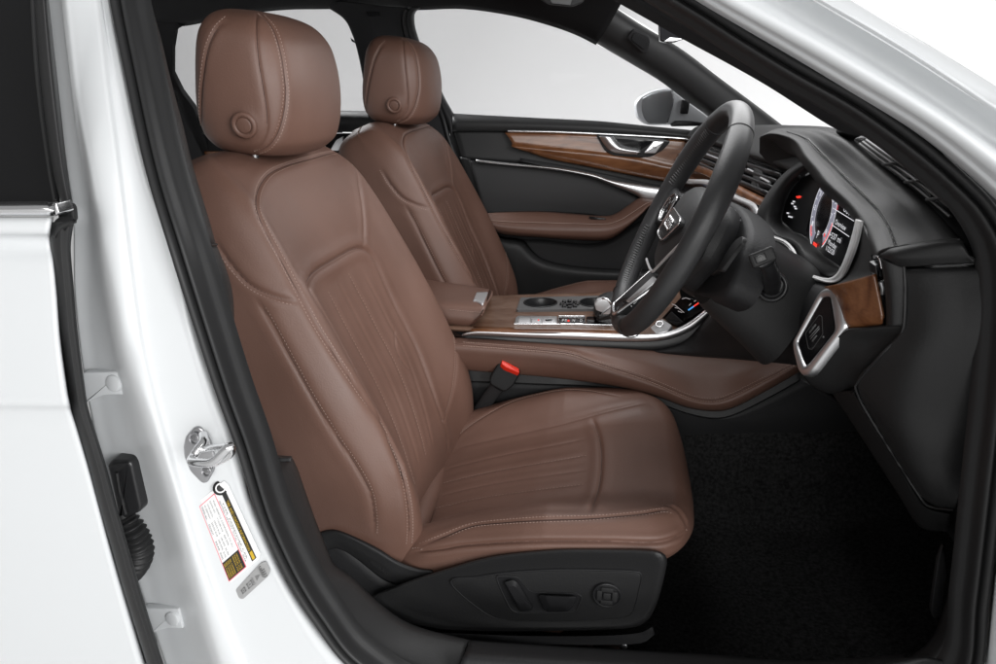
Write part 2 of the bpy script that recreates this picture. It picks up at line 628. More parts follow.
class Skin:
    """a dense surface that seams are sunk into before it becomes an object"""
    def __init__(self, V, F):
        self.V, self.F = np.asarray(V, float), F
        self.bvh = BVHTree.FromPolygons([tuple(v) for v in self.V], [tuple(f) for f in F])
        me = bpy.data.meshes.new('skin_probe')
        me.from_pydata(self.V.tolist(), [], [list(f) for f in F]); me.update()
        N = np.zeros(len(self.V) * 3)
        me.vertices.foreach_get('normal', N)
        self.N = N.reshape(-1, 3)
        bpy.data.meshes.remove(me)
        self.D = np.zeros(len(self.V))
        if ((CO - self.V) * self.N).sum(1).max() < 0: self.N = -self.N

    def trace(self, px, step=.0012, n=None):
        """pixel polyline -> points and normals on the surface"""
        Q = cr(px, n or max(60, int(sum(np.hypot(*(np.array(px[i + 1]) - px[i])) for i in range(len(px) - 1)) * 2)))
        P, N = [], []
        for q in Q:
            d = CF + (q[0] - 498.0) / FPX * CR + (332.0 - q[1]) / FPX * CU
            h = self.bvh.ray_cast(Vector(CO), Vector(d).normalized())
            if h[0] is not None:
                P.append(np.array(h[0])); n_ = np.array(h[1])
                N.append(n_ if n_ @ (CO - np.array(h[0])) > 0 else -n_)
        P, N = np.array(P), np.array(N)
        keep = [0]
        for i in range(1, len(P)):
            if np.linalg.norm(P[i] - P[keep[-1]]) < .04: keep.append(i)
        P, N = P[keep], N[keep]
        L = np.concatenate([[0], np.cumsum(np.linalg.norm(np.diff(P, axis=0), axis=1))])
        w = np.arange(0, L[-1], step)
        R = np.stack([np.interp(w, L, P[:, k]) for k in range(3)], -1)
        S = np.stack([np.interp(w, L, N[:, k]) for k in range(3)], -1)
        return R, S

    def groove(self, P, width=.0022, depth=.0022, puff=.0008, pw=.011, N=None):
        if N is not None: self.seam(P, N, depth)
        kd = KDTree(len(P))
        for i, p in enumerate(P): kd.insert(Vector(p), i)
        kd.balance()
        lo, hi = P.min(0) - .05, P.max(0) + .05
        idx = np.where(((self.V > lo) & (self.V < hi)).all(1))[0]
        n_ = len(P)
        for i in idx:
            _, k, d = kd.find(Vector(self.V[i]))
            if d < 3.2 * pw:
                t = min(1.0, (min(k, n_ - 1 - k) + 1) / min(22.0, n_ / 4))          # seams fade out at their ends
                self.D[i] += t * (puff * math.exp(-((d - pw) / pw) ** 2 * 1.2) - depth * math.exp(-(d / width) ** 2))

    def push(self, P, width, amount):
        """broad swelling or hollow around points"""
        kd = KDTree(len(P))
        for i, p in enumerate(P): kd.insert(Vector(p), i)
        kd.balance()
        lo, hi = P.min(0) - 3 * width, P.max(0) + 3 * width
        for i in np.where(((self.V > lo) & (self.V < hi)).all(1))[0]:
            d = kd.find(Vector(self.V[i]))[2]
            if d < 3 * width: self.D[i] += amount * math.exp(-(d / width) ** 2)

    def seam(self, P, N, depth):
        """thin dark gap where two pieces of leather meet"""
        self.gaps = getattr(self, 'gaps', [])
        self.gaps.append(tube_data((P - N * (depth * .80))[::2], .00075, 6))

    def seam_objs(self, parent):
        for V, F in getattr(self, 'gaps', []):
            obj('seam', V, F, M['seam'], parent)

    def stitches(self, mb, P, N, off=0.0, pitch=.0052, length=.0034, r=.00055, lift=.0002):
        if isinstance(mb, Rows): mb.append(MB())
        T = np.gradient(P, axis=0); T /= np.linalg.norm(T, axis=1)[:, None] + 1e-9
        S = np.cross(T, N); S /= np.linalg.norm(S, axis=1)[:, None] + 1e-9
        Q = P + S * off
        L = np.concatenate([[0], np.cumsum(np.linalg.norm(np.diff(Q, axis=0), axis=1))])
        for s in np.arange(0, L[-1] - length, pitch):
            pts = []
            for k in range(4):
                w = s + length * k / 3
                p = np.array([np.interp(w, L, Q[:, c]) for c in range(3)])
                n = np.array([np.interp(w, L, N[:, c]) for c in range(3)])
                pts.append(p + n * (lift + r * (.7 if 0 < k < 3 else -.8)))
            mb.add(*tube_data(pts, r, 5))

    def finish(self):
        return self.V + self.N * self.D[:, None]


def back_skin():
    A = [-.05, 0, .1, .22, .34, .45, .53, .59, .635, .664, .680]
    w = [.240, .250, .262, .268, .267, .262, .254, .244, .228, .205, .16]
    qc = [-.006, .020, .054, .053, .058, .070, .076, .072, .058, .038, .012]
    b = [.034, .036, .038, .046, .040, .022, .010, .004, -.004, -.006, -.004]
    qb = [-.110, -.12, -.13, -.135, -.13, -.12, -.11, -.10, -.088, -.07, -.04]
    n = 420
    aa = np.linspace(0, 1, n)
    par = cr(np.stack([np.array(A), w, qc, b, qb], -1), n)
    V = []
    half = None
    for a, W_, q, bb, qk in par:
        k = W_ / .265
        H = [(0, q), (.06 * k, q), (.115 * k, q + .04 * bb), (.165 * k, q + .38 * bb), (.205 * k, q + .86 * bb), (.232 * k, q + bb), (.252 * k, q + bb - .014),
             (.263 * k, q + bb - .042), (.265 * k, (q + bb) * .35 + qk * .25), (.258 * k, qk * .62), (.225 * k, qk * .95), (.12 * k, qk)]
        H = np.array(H)
        L = H[1:][::-1] * (-1, 1)
        loop = np.vstack([H, [(0, qk)], L])
        C = cr(loop, 420, True)
        V.append(SO + SA * a + SN * C[:, 1:2] + np.array((0, 1.0, 0)) * C[:, :1])
    V = np.array(V)
    m = V.shape[1]
    F = grid_faces(n, m, False, True)
    F.append(list(range(m))[::-1]); F.append(list(range((n - 1) * m, n * m)))
    return Skin(V.reshape(-1, 3), F)


def head_skin():
    z = [.884, .889, .900, .915, .95, 1.0, 1.045, 1.068, 1.083, 1.0915, 1.0945]
    hx = [.030, .054, .068, .078, .083, .080, .072, .061, .046, .026, .006]
    hy = [.070, .098, .114, .122, .1295, .1325, .128, .118, .100, .070, .02]
    xc = [-.556, -.556, -.554, -.552, -.549, -.545, -.545, -.547, -.550, -.554, -.556]
    n, m = 170, 220
    par = cr(np.stack([z, hx, hy, xc], -1), n)
    t = np.linspace(0, 2 * math.pi, m, endpoint=False)
    V = []
    for zz, a, b, x in par:
        e = 2 / 3.6
        c, s = np.cos(t), np.sin(t)
        X = np.sign(c) * np.abs(c) ** e * a
        Y = np.sign(s) * np.abs(s) ** e * b
        X = X + np.where(c > 0, .012 * (1 - (Y / b) ** 2) * np.abs(c), 0) * min(1, a / .05)
        V.append(np.stack([x + X, YC + .002 + Y, zz + 0 * X - .10 * (X)], -1))
    V = np.array(V)
    F = grid_faces(n, m, False, True)
    F.append(list(range(m))[::-1]); F.append(list(range((n - 1) * m, n * m)))
    return Skin(V.reshape(-1, 3), F)


def cush_top(x, s):
    zc = np.interp(x, [-.40, -.31, -.2, -.1, 0, .08, .17], [.262, .268, .302, .334, .360, .374, .378])
    b = np.interp(x, [-.40, -.2, -.07, .0, .1, .17], [.040, .046, .044, .030, .016, .012])
    t = np.clip((np.abs(s) - .115) / .10, 0, 1)
    return zc + b * t * t * (3 - 2 * t)


def cush_skin():
    x0, x1, y0, y1 = -.36, .152, -.272, .268
    m, n = 420, 150
    # rounded outline
    out = []
    cx = -.09
    for th in np.linspace(0, 2 * math.pi, m, endpoint=False):
        c, s = math.cos(th), math.sin(th)
        ex = 5.0
        a = (x1 - cx) if c > 0 else (cx - x0)
        bb = y1 if s > 0 else -y0
        r = (abs(c / a) ** ex + abs(s / bb) ** ex) ** (-1 / ex)
        out.append((cx + r * c, r * s))
    out = np.array(out)
    # the front bows forward in the middle, the flanks draw in a little towards the rear
    out[:, 0] += np.where(out[:, 0] > 0, .010 * (1 - (out[:, 1] / .27) ** 2), 0)
    out[:, 1] *= 1 - np.clip((-.1 - out[:, 0]) * .22, 0, .05)
    cen = np.array((cx, 0))
    V = []
    R = .042
    ks = 1 - np.linspace(0, 1, n) ** 1.6                # 1 at the rim .. 0 at the centre
    skirt = [.19, .21, .24, .27, .29, .305]
    rim = np.array([cush_top(p[0], p[1]) for p in out]) - R
    for i, fr in enumerate(np.linspace(0, 1, 34)):
        zb = .195 + .115 * np.clip((out[:, 0] + .04) / .12, 0, 1)
        z = zb + (rim - zb) * fr
        tuck = np.where(out[:, 0] > .05, -.030, -.010) * (1 - fr) ** 1.5
        d = out - cen
        P = out + d / np.linalg.norm(d, axis=1)[:, None] * tuck[:, None]
        V.append(np.stack([P[:, 0], YC + P[:, 1], z], -1))
    for k in ks[1:]:
        P = cen + (out - cen) * k
        d = np.linalg.norm(out - P, axis=1)
        # distance measured square to the rim is shorter near the corners
        dd = np.clip(d, 0, R)
        drop = R - np.sqrt(np.maximum(R * R - (R - dd) ** 2, 0))
        V.append(np.stack([P[:, 0], YC + P[:, 1], cush_top(P[:, 0], P[:, 1]) - drop], -1))
    V = np.array(V)
    N = len(V)
    F = grid_faces(N, m, False, True)
    F.append(list(range(m))[::-1])
    return Skin(V.reshape(-1, 3), F)


def make_seat():
    seat = thing('car_seat', (-.1, YC, .12), 'near brown leather front seat with black power switch panel on its side', 'car seat', 'front seats of the car')
    L = M['leather']
    # ---- backrest
    S = back_skin()
    st = Rows()
    near = [(345, 151), (330, 153), (312, 158), (287, 165), (269, 174), (259, 189), (257, 206), (264, 227), (279, 255), (302, 299), (319, 330), (340, 363), (362, 396), (383, 429), (398, 460), (405, 484), (409, 508), (410, 528), (409, 545)]
    P, N = S.trace(near)
    S.groove(P, .0026, .0026, .0012, .010, N)
    S.stitches(st, P, N, .0048); S.stitches(st, P, N, -.0048)
    side = [(254, 296), (269, 319), (292, 361), (313, 399), (337, 438), (356, 466), (370, 493), (374, 517), (374, 535)]
    P, N = S.trace(side)
    S.groove(P, .0026, .0032, .0014, .012, N)
    S.stitches(st, P, N, -.005)
    shoulder = [(213, 236), (218, 245), (230, 263), (249, 284), (273, 296), (301, 303)]
    P, N = S.trace(shoulder)
    S.groove(P, .0028, .0034, .0012, .010, N)
    S.stitches(st, P, N, .005)
    arc = [(406, 484), (395, 456), (377, 414), (352, 366), (330, 325), (309, 290), (309, 280), (316, 271), (332, 261), (349, 251), (359, 248), (367, 251), (375, 262), (386, 287), (398, 312), (415, 345), (427, 376), (436, 402), (443, 424), (447, 440), (448, 452)]
    P, N = S.trace(arc)
    S.groove(P, .0030, .0046, .0024, .012, N)
    crease = [(357, 170), (360, 190), (363, 212), (364, 232), (362, 248)]
    P, N = S.trace(crease); S.groove(P, .0030, .0022, .0012, .010)
    far = [(458, 318), (461, 345), (460, 375), (455, 402), (446, 428)]
    P, N = S.trace([(453, 330), (456, 350), (455, 375), (450, 402), (441, 426)])
    S.groove(P, .0020, .0014, .0006, .008); S.stitches(st, P, N, .0035, r=.0005)
    # pleats of the centre panel
    a0 = [(309, 282), (330, 325), (352, 366), (377, 414), (396, 460), (409, 498)]
    a1 = [(366, 252), (386, 287), (398, 312), (415, 345), (430, 392), (440, 438)]
    c0, c1 = cr(a0, 40), cr(a1, 40)
    for k, f in enumerate((.20, .40, .60, .80)):
        line = c0 * (1 - f) + c1 * f
        line = line[int(2 + 4 * abs(f - .5)):]
        P, N = S.trace([tuple(p) for p in line[::3]])
        S.groove(P, .0024, .0018 if k % 2 else .0014, .0012, .011)
        if k % 2 == 0: S.stitches(st, P, N, 0, pitch=.0062, length=.0026, r=.0004)
    # darts where the cover is tucked in
    for d in ([(353, 368), (362, 375), (372, 381)], [(395, 326), (394.5, 338), (396, 349), (401, 360), (411, 373)]):
        P, N = S.trace(d, n=40); S.groove(P, .0022, .0020, .0006, .007, N)
    b = obj('backrest', S.finish(), S.F, L, seat)
    S.seam_objs(b)
    st.build('stitching', M['thread'], b)
    # ---- headrest
    H = head_skin()
    st = Rows()
    P, N = H.trace([(257, 13), (257, 38), (259, 63), (264, 93), (267, 115), (266, 132), (259, 145), (249, 152)])
    H.groove(P, .0018, .0024, .0006, .008, N)
    P, N = H.trace([(261, 14), (273, 28), (280, 48), (284, 70), (286, 93), (284, 113), (278, 133), (268, 147), (255, 153)])
    H.groove(P, .0024, .0020, .0010, .009, N); H.stitches(st, P, N, .0045); H.stitches(st, P, N, -.0045)
    P, N = H.trace([(228, 17), (217, 28), (208, 47), (203, 75), (201, 100), (202, 127), (206, 138)])
    H.groove(P, .0024, .0026, .0008, .008, N); H.stitches(st, P, N, .0045, r=.0005)
    # swelling that carries the release button
    Pb, Nb = H.trace([(246, 124), (246.5, 125)], n=8)
    H.push(Pb[:1], .017, .007)
    hd = obj('headrest', H.finish(), H.F, L, seat)
    H.seam_objs(hd)
    st.build('stitching', M['thread'], hd)
    c, nb = Pb[0], Nb[0]
    nb = nb / np.linalg.norm(nb)
    mb = MB()
    mb.add(*torus_data(c + nb * .0060, nb, .0155, .0042, 40, 10))
    mb.add(*cyl_data(c + nb * .0090, nb, .0118, .012, 40, .002))
    mb.build('release_button', L, hd, ang=50)
    # chromed headrest posts, seen in the gap under the headrest
    for dy in (-.075, .075):
        tube([(-.548, YC + dy, .90), (-.555, YC + dy, .80)], .0065, 'headrest_post', M['chrome'], seat, 14)
    # ---- cushion
    C = cush_skin()
    st = Rows()
    P, N = C.trace([(420, 547), (443, 537), (471, 526), (505, 522), (546, 519.5), (592, 518), (639, 514), (664, 510.5), (676, 513)])
    C.groove(P, .0026, .0026, .0012, .010, N); C.stitches(st, P, N, .0048); C.stitches(st, P, N, -.0048)
    P, N = C.trace([(412, 552), (440, 549), (468, 545), (530, 541.5), (608, 541.5), (655, 542.5), (674, 538), (687, 531)])
    C.groove(P, .0026, .0034, .0026, .007, N); C.stitches(st, P, N, -.0052)
    P, N = C.trace([(664, 505), (676, 510), (683, 519), (688, 530)])
    C.groove(P, .0026, .0026, .0022, .008, N); C.stitches(st, P, N, .005)
    P, N = C.trace([(591, 417), (599, 436), (601.5, 458), (599, 486), (590, 515)])
    C.groove(P, .0028, .0034, .0016, .010, N)
    P, N = C.trace([(455, 448), (508, 436), (561, 424), (608, 411), (648, 402)])
    C.groove(P, .0034, .0022, .0016, .012)
    P, N = C.trace([(449, 450), (460, 434), (480, 419), (510, 402.5), (540, 394), (565, 390), (590, 391), (622, 397)])
    C.groove(P, .0022, .0016, .0008, .008); C.stitches(st, P, N, 0.0, r=.0005)
    q0 = cr([(450, 455), (508, 440), (561, 428), (592, 420)], 30)
    q1 = cr([(424, 535), (470, 524), (530, 517), (590, 512)], 30)
    for k, f in enumerate((.18, .36, .52, .68, .85)):
        fx = f
        line = q0 * (1 - fx) + q1 * fx
        bulge = 9 * math.sin(math.pi * f)
        line = line + np.linspace(0, 1, 30)[:, None] * np.array((bulge, 0))
        P, N = C.trace([tuple(p) for p in line[::3]])
        C.groove(P, .0024, .0012 if k % 2 else .0017, .0011, .011)
        if k % 2: C.stitches(st, P, N, 0, pitch=.0062, length=.0026, r=.0004)
    cu = obj('cushion', C.finish(), C.F, L, seat)
    C.seam_objs(cu)
    st.build('stitching', M['thread'], cu)
    # rolled leather piece in the gap between cushion and backrest
    P0, P1 = W(411, 543, .93), W(444, 452, 1.33)
    path = np.linspace(P0, P1, 30)
    rr = np.interp(np.linspace(0, 1, 30), [0, .06, .5, .94, 1], [.006, .019, .021, .019, .006])
    tube(path, rr, 'gusset', L, seat, 20)
    # ---- side trim
    K = M['charcoal']
    Y0 = .868
    shell = [(371, 598), (396, 586), (420, 577), (449, 568), (476, 560), (503, 554.5), (535, 551), (566, 549), (610, 549), (648, 550), (663, 553), (667, 560), (664, 578), (657, 603), (648, 620), (634, 627.5), (600, 630), (560, 631), (521, 631.5), (475, 631), (440, 629), (410, 622), (385, 610)]
    K = M['seat_trim']
    C0 = cr(shell, 150, True)
    cen = np.array((540, 592.0))
    rings = []
    for f, dy in ((1.0, .030), (1.0, .012), (.992, .005), (.975, .0010), (.945, -.0010), (.905, -.0012), (.86, .0)):
        rings.append(mapY([(cen[0] + (p[0] - cen[0]) * (f if abs(p[0] - cen[0]) < 1 else 1 - (1 - f) * 100 / 150) , cen[1] + (p[1] - cen[1]) * (1 - (1 - f) * 1.15), Y0 + dy) for p in C0]))
    V = np.vstack(rings); F = grid_faces(len(rings), 150, False, True)
    F.append(list(range((len(rings) - 1) * 150, len(rings) * 150)))
    shell_o = obj('side_trim', V, F, K, seat); auto(shell_o, 40)
    # inset switch panel with a raised lip round it
    pan = [(450, 582), (476, 577.5), (503, 573.5), (535, 571), (566, 570), (605, 570.5), (637, 572), (642, 576), (640, 588), (634, 611), (626, 618), (600, 621), (566, 622.5), (530, 622.5), (503, 621), (482, 612)]
    O = cr(pan, 120, True); ci = np.array((560, 597.0))
    I = ci + (O - ci) * (.986, .955)
    V, F = ring_data(mapY(ap(O, Y0 - .0045)), mapY(ap(I, Y0 - .0035)), .006, .0012)
    obj('panel_lip', V, F, M['charcoal_dark'], shell_o)
    sp = plate([tuple(p) for p in I], Y0 - .0030, 'switch_panel', K, seat, th=.004, bev=.0006)
    rec = [(496, 578), (500, 576.5), (515, 577), (519, 579), (530, 591), (545, 593), (575, 594), (582, 597), (581, 602), (577, 611), (573, 613), (540, 613.5), (521, 613.5), (513, 612), (508, 606)]
    R0 = cr(rec, 90, True); rc = np.array((536, 598.0)); R1 = rc + (R0 - rc) * (.965, .93)
    V, F = ring_data(mapY(ap(R0, Y0 - .0052)), mapY(ap(R1, Y0 - .0046)), .003, .0008)
    obj('recess_lip', V, F, M['charcoal_dark'], sp)
    plate([tuple(p) for p in R1], Y0 - .0038, 'recess', M['satin_black'], sp, th=.0015, bev=0)
    for pts, nm in (([(503.5, 582), (513, 579.5), (518, 583), (533, 608), (531, 611), (521, 612), (518, 610)], 'backrest_switch'), ([(538, 595.5), (541, 594.5), (575, 596), (577.5, 598), (570, 610.5), (567, 612), (547, 612), (544, 610)], 'cushion_switch')):
        O = rounded(pts, 2.0, 4); O = pl(np.vstack([O, O[:1]]), 61)[:-1]
        c = O.mean(0); top = c + (O - c) * (.62, .55) + ((-1.5, -1.0) if nm == 'backrest_switch' else (0, -2.0))
        rows = [mapY(ap(O, Y0 - .004)), mapY(ap(c + (O - c) * .97, Y0 - .010)), mapY(ap(top * .8 + (c + (O - c) * .9) * .2, Y0 - .0145)), mapY(ap(top, Y0 - .0155))]
        V = np.vstack(rows); F = grid_faces(4, 60, False, True); F.append(list(range(180, 240)))
        o = obj(nm, V, F, M['satin_black'], sp); auto(o, 30)
    # four-way lumbar switch
    cc = W(607, 594, Y0 - .0036); nv = np.array((0, -1.0, .0))
    ux, uz = np.array((1.0, 0, 0)), np.array((0, 0, 1.0))
    mb = MB()
    mb.add(*cyl_data(cc + nv * .0030, nv, .0205, .006, 48, .002))
    mb.add(*torus_data(cc + nv * .0032, nv, .0192, .0016, 48, 8))
    lw = mb.build('lumbar_switch', M['satin_black'], sp, ang=40)
    mb = MB()
    for dx, dz, hx, hz in ((0, .0108, .0085, .0036), (0, -.0108, .0085, .0036), (.0108, 0, .0036, .0085), (-.0108, 0, .0036, .0085), (0, 0, .0052, .0052)):
        mb.add(*box_data(cc + nv * .004 + ux * dx + uz * dz, (hx, .0022, hz), None, .0012))
    mb.build('switch_keys', M['charcoal'], lw, ang=40)
    # recliner cover between backrest and side trim
    top = [(312, 536), (322, 530.5), (334, 528.5), (351, 534), (378, 547), (398, 560), (416, 567), (430, 569)]
    mid = [(318, 546), (328, 539), (340, 538.5), (356, 546), (386, 565), (406, 573), (420, 575), (432, 574)]
    low = [(322, 556), (332, 549), (342, 550), (358, 560), (384, 580), (404, 586), (420, 588), (434, 586)]
    rc_ = loft([ap(top, .925), ap(top, .892), ap(mid, .882), ap(low, .886)], 'recliner_cover', K, seat, 60, 5, th=.006)
    lo2 = [(322, 552), (335, 585), (371, 612), (410, 624), (450, 628)]
    up2 = [(322, 545), (342, 547), (362, 562), (392, 584), (450, 584)]
    rp = loft([ap(up2, .888), ap(lo2, .884)], 'recliner_panel', M['charcoal_dark'], seat, 40, 4, th=.005)
    mb = MB()
    pwrite(mb, 'AIRBAG', (369.5, 562.5), (387.5, 575.5), (371.5, 559.5), .8785, lift=.001)
    mb.build('lettering', M['charcoal'], rp)
    # rear lower bracket and rails
    rail = [(384, 634), (440, 633), (520, 636), (600, 636), (640, 633), (652, 627)]
    rail2 = [(384, 640), (440, 641), (520, 644), (600, 645), (642, 643), (655, 634)]
    loft([ap(rail, .885), ap(rail, .872), ap(rail2, .872), ap(rail2, .885)], 'rail_cover', M['charcoal_dark'], seat, 50, 2, lin=True, th=.004, ang=40)
    mb = MB()
    mb.add(*box_data(W(540, 650, .92), (.17, .012, .008), None, .002))
    o = mb.build('seat_rail', M['steel'], seat, ang=40)
    mb = MB()
    for x in (558, 585, 612):
        mb.add(*box_data(W(x, 648.5, .90), (.012, .006, .004), None, .001))
    mb.add(*cyl_data(W(624, 647, .89), (0, -1, .2), .005, .01, 16, .001))
    mb.build('rail_teeth', M['steel'], o, ang=40)
    return seat


SEAT = make_seat()


def copy_tree(o, parent=None):
    c = o.copy(); COL.objects.link(c)
    c.parent = parent
    for ch in list(o.children): copy_tree(ch, c)
    return c


SEAT2 = copy_tree(SEAT)
SEAT2.location = SEAT.location + Vector((0, .76, 0))
for ch in SEAT2.children:                     # its cushion is wound a little higher and further forward
    if ch.name.startswith('cushion'): ch.location = (.015, 0, .024)
SEAT2['label'] = 'brown leather front seat on the far side, beyond the folding centre armrest'

# seat belt buckle standing between the near seat and the console
bk = thing('seat_belt_buckle', W(478, 410, 1.40), 'black seat belt buckle with a red release button beside the near seat', 'seat belt buckle')
hb = plate([(501.5, 359.5), (505, 360), (519, 368), (520.5, 371), (519.5, 375), (513, 386), (506, 391.5), (502.5, 391.5), (490.5, 385), (489.3, 381), (490.5, 376), (498, 363)], planeY((500, 360, 1.372), (520, 370, 1.372), (495, 388, 1.352)), 'housing', M['buckle'], bk, th=.022, bev=.004, r=2)
plate([(502.3, 359.6), (518.8, 368.3), (519.6, 373), (505.5, 366.8), (501.6, 363.5)], planeY((500, 360, 1.366), (520, 370, 1.366), (502, 366, 1.357)), 'release_button', M['red'], bk, th=.014, bev=.0012, r=.8)
tube(mapY(cr([(497, 387, 1.372), (486, 402, 1.378), (474, 420, 1.39), (462, 440, 1.40), (452, 462, 1.40)], 30)), 1, 'stalk', M['charcoal_dark'], bk, 16, flat=(.015, .007), up=(0, 1, 0))

# ================================================================= CAR BODY
def yb(py, base=.66):                                   # the body side leans inward towards the roof
    return base + .10 * min(max((260 - py) / 260, 0), 1.6)


def yfar(py, base=2.28):
    return base - .15 * min(max((115 - py) / 115, 0), 1.6)


def nb(pts, base):
    return [(p[0], p[1], yb(p[1], base)) for p in pts]


def fr(pts, base=2.28):
    return [(p[0], p[1], yfar(p[1], base)) for p in pts]


body = thing('white_car', (-.35, .7, .1), 'white car body shell round the open front doorway, with black rubber seal', 'car')

# ---- white centre pillar, folded into shallow ridges, running out into the sill
p0 = [(40, -40), (46, 0), (57, 100), (67, 170), (73, 215), (75, 300), (88, 400), (112, 500), (140, 590), (170, 680), (205, 780)]
pA = [(62, -40), (66, 0), (77, 100), (89, 166), (118, 320), (128, 362), (143, 407), (170, 492), (192, 575), (218, 664), (262, 780)]
pB = [(88, -40), (93, 0), (103, 80), (115, 166), (138, 332), (152, 395), (180, 492), (204, 570), (240, 664), (300, 780)]
pC = [(103, -40), (108, 0), (119, 60), (142, 166), (190, 332), (208, 390), (226, 440), (243, 498), (264, 548), (296, 612), (330, 664), (430, 780)]
pD = [(107, -40), (112, 0), (123, 60), (146, 166), (170, 250), (196, 332), (215, 390), (233, 440), (250, 498), (262, 530), (285, 580), (310, 620), (345, 664), (450, 780)]
G = loft_grid([nb(p0, .715), nb([(p[0] + 16, p[1]) for p in p0], .712), nb([(a[0] * .65 + b_[0] * .35 + 2, a[1] * .65 + b_[1] * .35) for a, b_ in zip(pl(pA, 11), pl(p0, 11))], .700),
               nb([(p[0] - 3, p[1]) for p in pA], .664), nb([(p[0] + 5, p[1]) for p in pA], .655), nb(pB, .657), nb([(p[0] + 8, p[1]) for p in pB], .664),
               nb([(p[0] - 6, p[1]) for p in pC], .668), nb(pC, .668), nb(pD, .678), nb([(p[0] + 3, p[1]) for p in pD], .70)], 120, 6)
grid_obj(G, 'centre_pillar', M['white'], body, .004)

# ---- rubber seal all round the door opening
loop1 = [(106, -60, .775), (115, 0, .757), (127, 60, .735), (150, 166, .69), (175, 250, .664), (201, 332, .66), (221, 393, .66), (241, 448, .66), (257, 500, .66), (268, 530, .66), (292, 580, .66), (317, 620, .66), (352, 664, .66), (420, 705, .66),
         (560, 735, .66), (760, 740, .66), (910, 728, .66), (972, 680, .68), (984, 600, .70), (996, 500, .71), (1008, 400, .72), (1016, 310, .725), (1012, 252, .725), (991, 209, .73), (962, 178, .735), (926, 147, .74), (890, 120, .745), (854, 96, .75), (800, 66, .76), (747, 34, .775), (690, -2, .79), (600, -52, .81), (450, -95, .82), (280, -115, .81), (150, -105, .80)]
L1 = mapY(cr(loop1, 420, True))


def seal_band(L, offs, name, mat_):
    """profile swept along the loop; offs: (across towards the cabin, towards the camera side)"""
    k = len(L)
    T = np.roll(L, -1, 0) - np.roll(L, 1, 0); T /= np.linalg.norm(T, axis=1)[:, None]
    c = L.mean(0)
    out = np.array((0, -1.0, 0))
    S = np.cross(T, out); S /= np.linalg.norm(S, axis=1)[:, None]
    if ((c - L) * S).sum() < 0: S = -S
    rows = [L + S * a + out * b_ for a, b_ in offs]
    V = np.vstack(rows); F = grid_faces(len(rows), k, False, True)
    f = F[k * (len(rows) // 2)]
    n_ = np.cross(V[f[1]] - V[f[0]], V[f[3]] - V[f[0]])
    if n_ @ out < 0: F = [q[::-1] for q in F]
    return obj(name, V, F, mat_, body)


def arc_prof(cx, cy, r, ry, a0, a1, n=9):
    return [(cx - r * math.cos(math.radians(a)), cy + ry * math.sin(math.radians(a))) for a in np.linspace(a0, a1, n)]


seal_band(L1, [(-.0045, -.02)] + arc_prof(0, 0, .0045, .007, 0, 180) + [(.0050, -.010)] + arc_prof(.0092, -.005, .0036, .008, 0, 180) + [(.0135, -.010), (.0145, -.018), (.0185, -.020), (.020, -.034)], 'door_seal', M['rubber'])

# ---- inner trim of the centre pillar and sill
ptube(nb([(134, -60), (140.5, 0), (152, 70), (172, 166), (195.5, 250), (216.5, 332), (235.5, 393), (253.5, 445), (271, 497), (283, 530), (306, 580), (332, 622), (378, 662), (450, 706)], .697), .0022, 'seal_lip', M['gloss'], body, 120, 8)
iL = [(134, -60), (141, 0), (153, 70), (173, 166), (196, 250), (217, 332), (236, 393), (254, 445), (271, 497), (283, 530), (306, 580), (332, 622), (378, 662), (450, 705)]
iR1 = [(143, -60), (151, 0), (161, 38), (173, 88), (183, 125), (193, 166), (208, 216), (216, 244)]
iL1 = [(134, -60), (141, 0), (148, 40), (157, 88), (165, 125), (173, 166), (186, 216), (194, 243)]
loft([nb(iL1, .70), nb([(a[0] * .7 + b_[0] * .3, a[1]) for a, b_ in zip(iL1, iR1)], .705), nb([(b_[0] - 3, b_[1]) for b_ in iR1], .735), nb(iR1, .765)], 'upper_pillar_trim', M['charcoal'], body, 50, 5)
mb = MB(); mb.add(*tube_data(mapY([(193, 244.5, .702), (206, 245, .712), (216.5, 244.5, .758)]), .0016, 6)); mb.build('trim_joint', M['rubber'], body)
iL2 = [(195, 245.5), (204, 280), (217, 332), (236, 393), (254, 445), (263, 474)]
iR2 = [(217, 246), (227, 271), (233, 296), (236, 340), (248, 390), (270, 458)]
loft([nb(iL2, .70), nb([(a[0] * .75 + b_[0] * .25, a[1] * .75 + b_[1] * .25) for a, b_ in zip(iL2, iR2)], .702), nb([(b_[0] - 3, b_[1]) for b_ in iR2], .738), nb(iR2, .77)], 'lower_pillar_trim', M['charcoal'], body, 50, 5)
iL3 = [(256, 449), (262, 470), (272, 500), (287, 540), (306, 580), (332, 622), (378, 662), (450, 705)]
iR3 = [(291, 458), (297, 471), (306, 497), (318, 530), (329, 557), (334, 566), (352, 579), (376, 602), (400, 620), (424, 630), (470, 641)]
iR3b = [(262, 457), (291, 458), (297, 471)]
loft([nb(iL3, .70), nb([(a[0] * .72 + b_[0] * .28, a[1] * .72 + b_[1] * .28) for a, b_ in zip(pl(iL3, 12), pl(iR3, 12))], .702), nb([(p[0] - 3, p[1] + 2) for p in iR3], .755), nb(iR3, .79), nb([(p[0] + 1, p[1] - 1) for p in iR3], .83)], 'lower_sill_trim', M['charcoal'], body, 70, 5)
loft([ap([(256, 449), (272, 457), (291, 458)], .70), ap([(264, 452), (276, 457.5), (291, 457)], .73), ap([(270, 455), (281, 455.5), (292, 456)], .80)], 'sill_trim_cap', M['charcoal'], body, 20, 4)
s1 = [(446, 703), (560, 712), (760, 716), (880, 704), (948, 664)]
s2 = [(469, 641), (560, 647), (700, 655), (800, 662), (905, 655)]
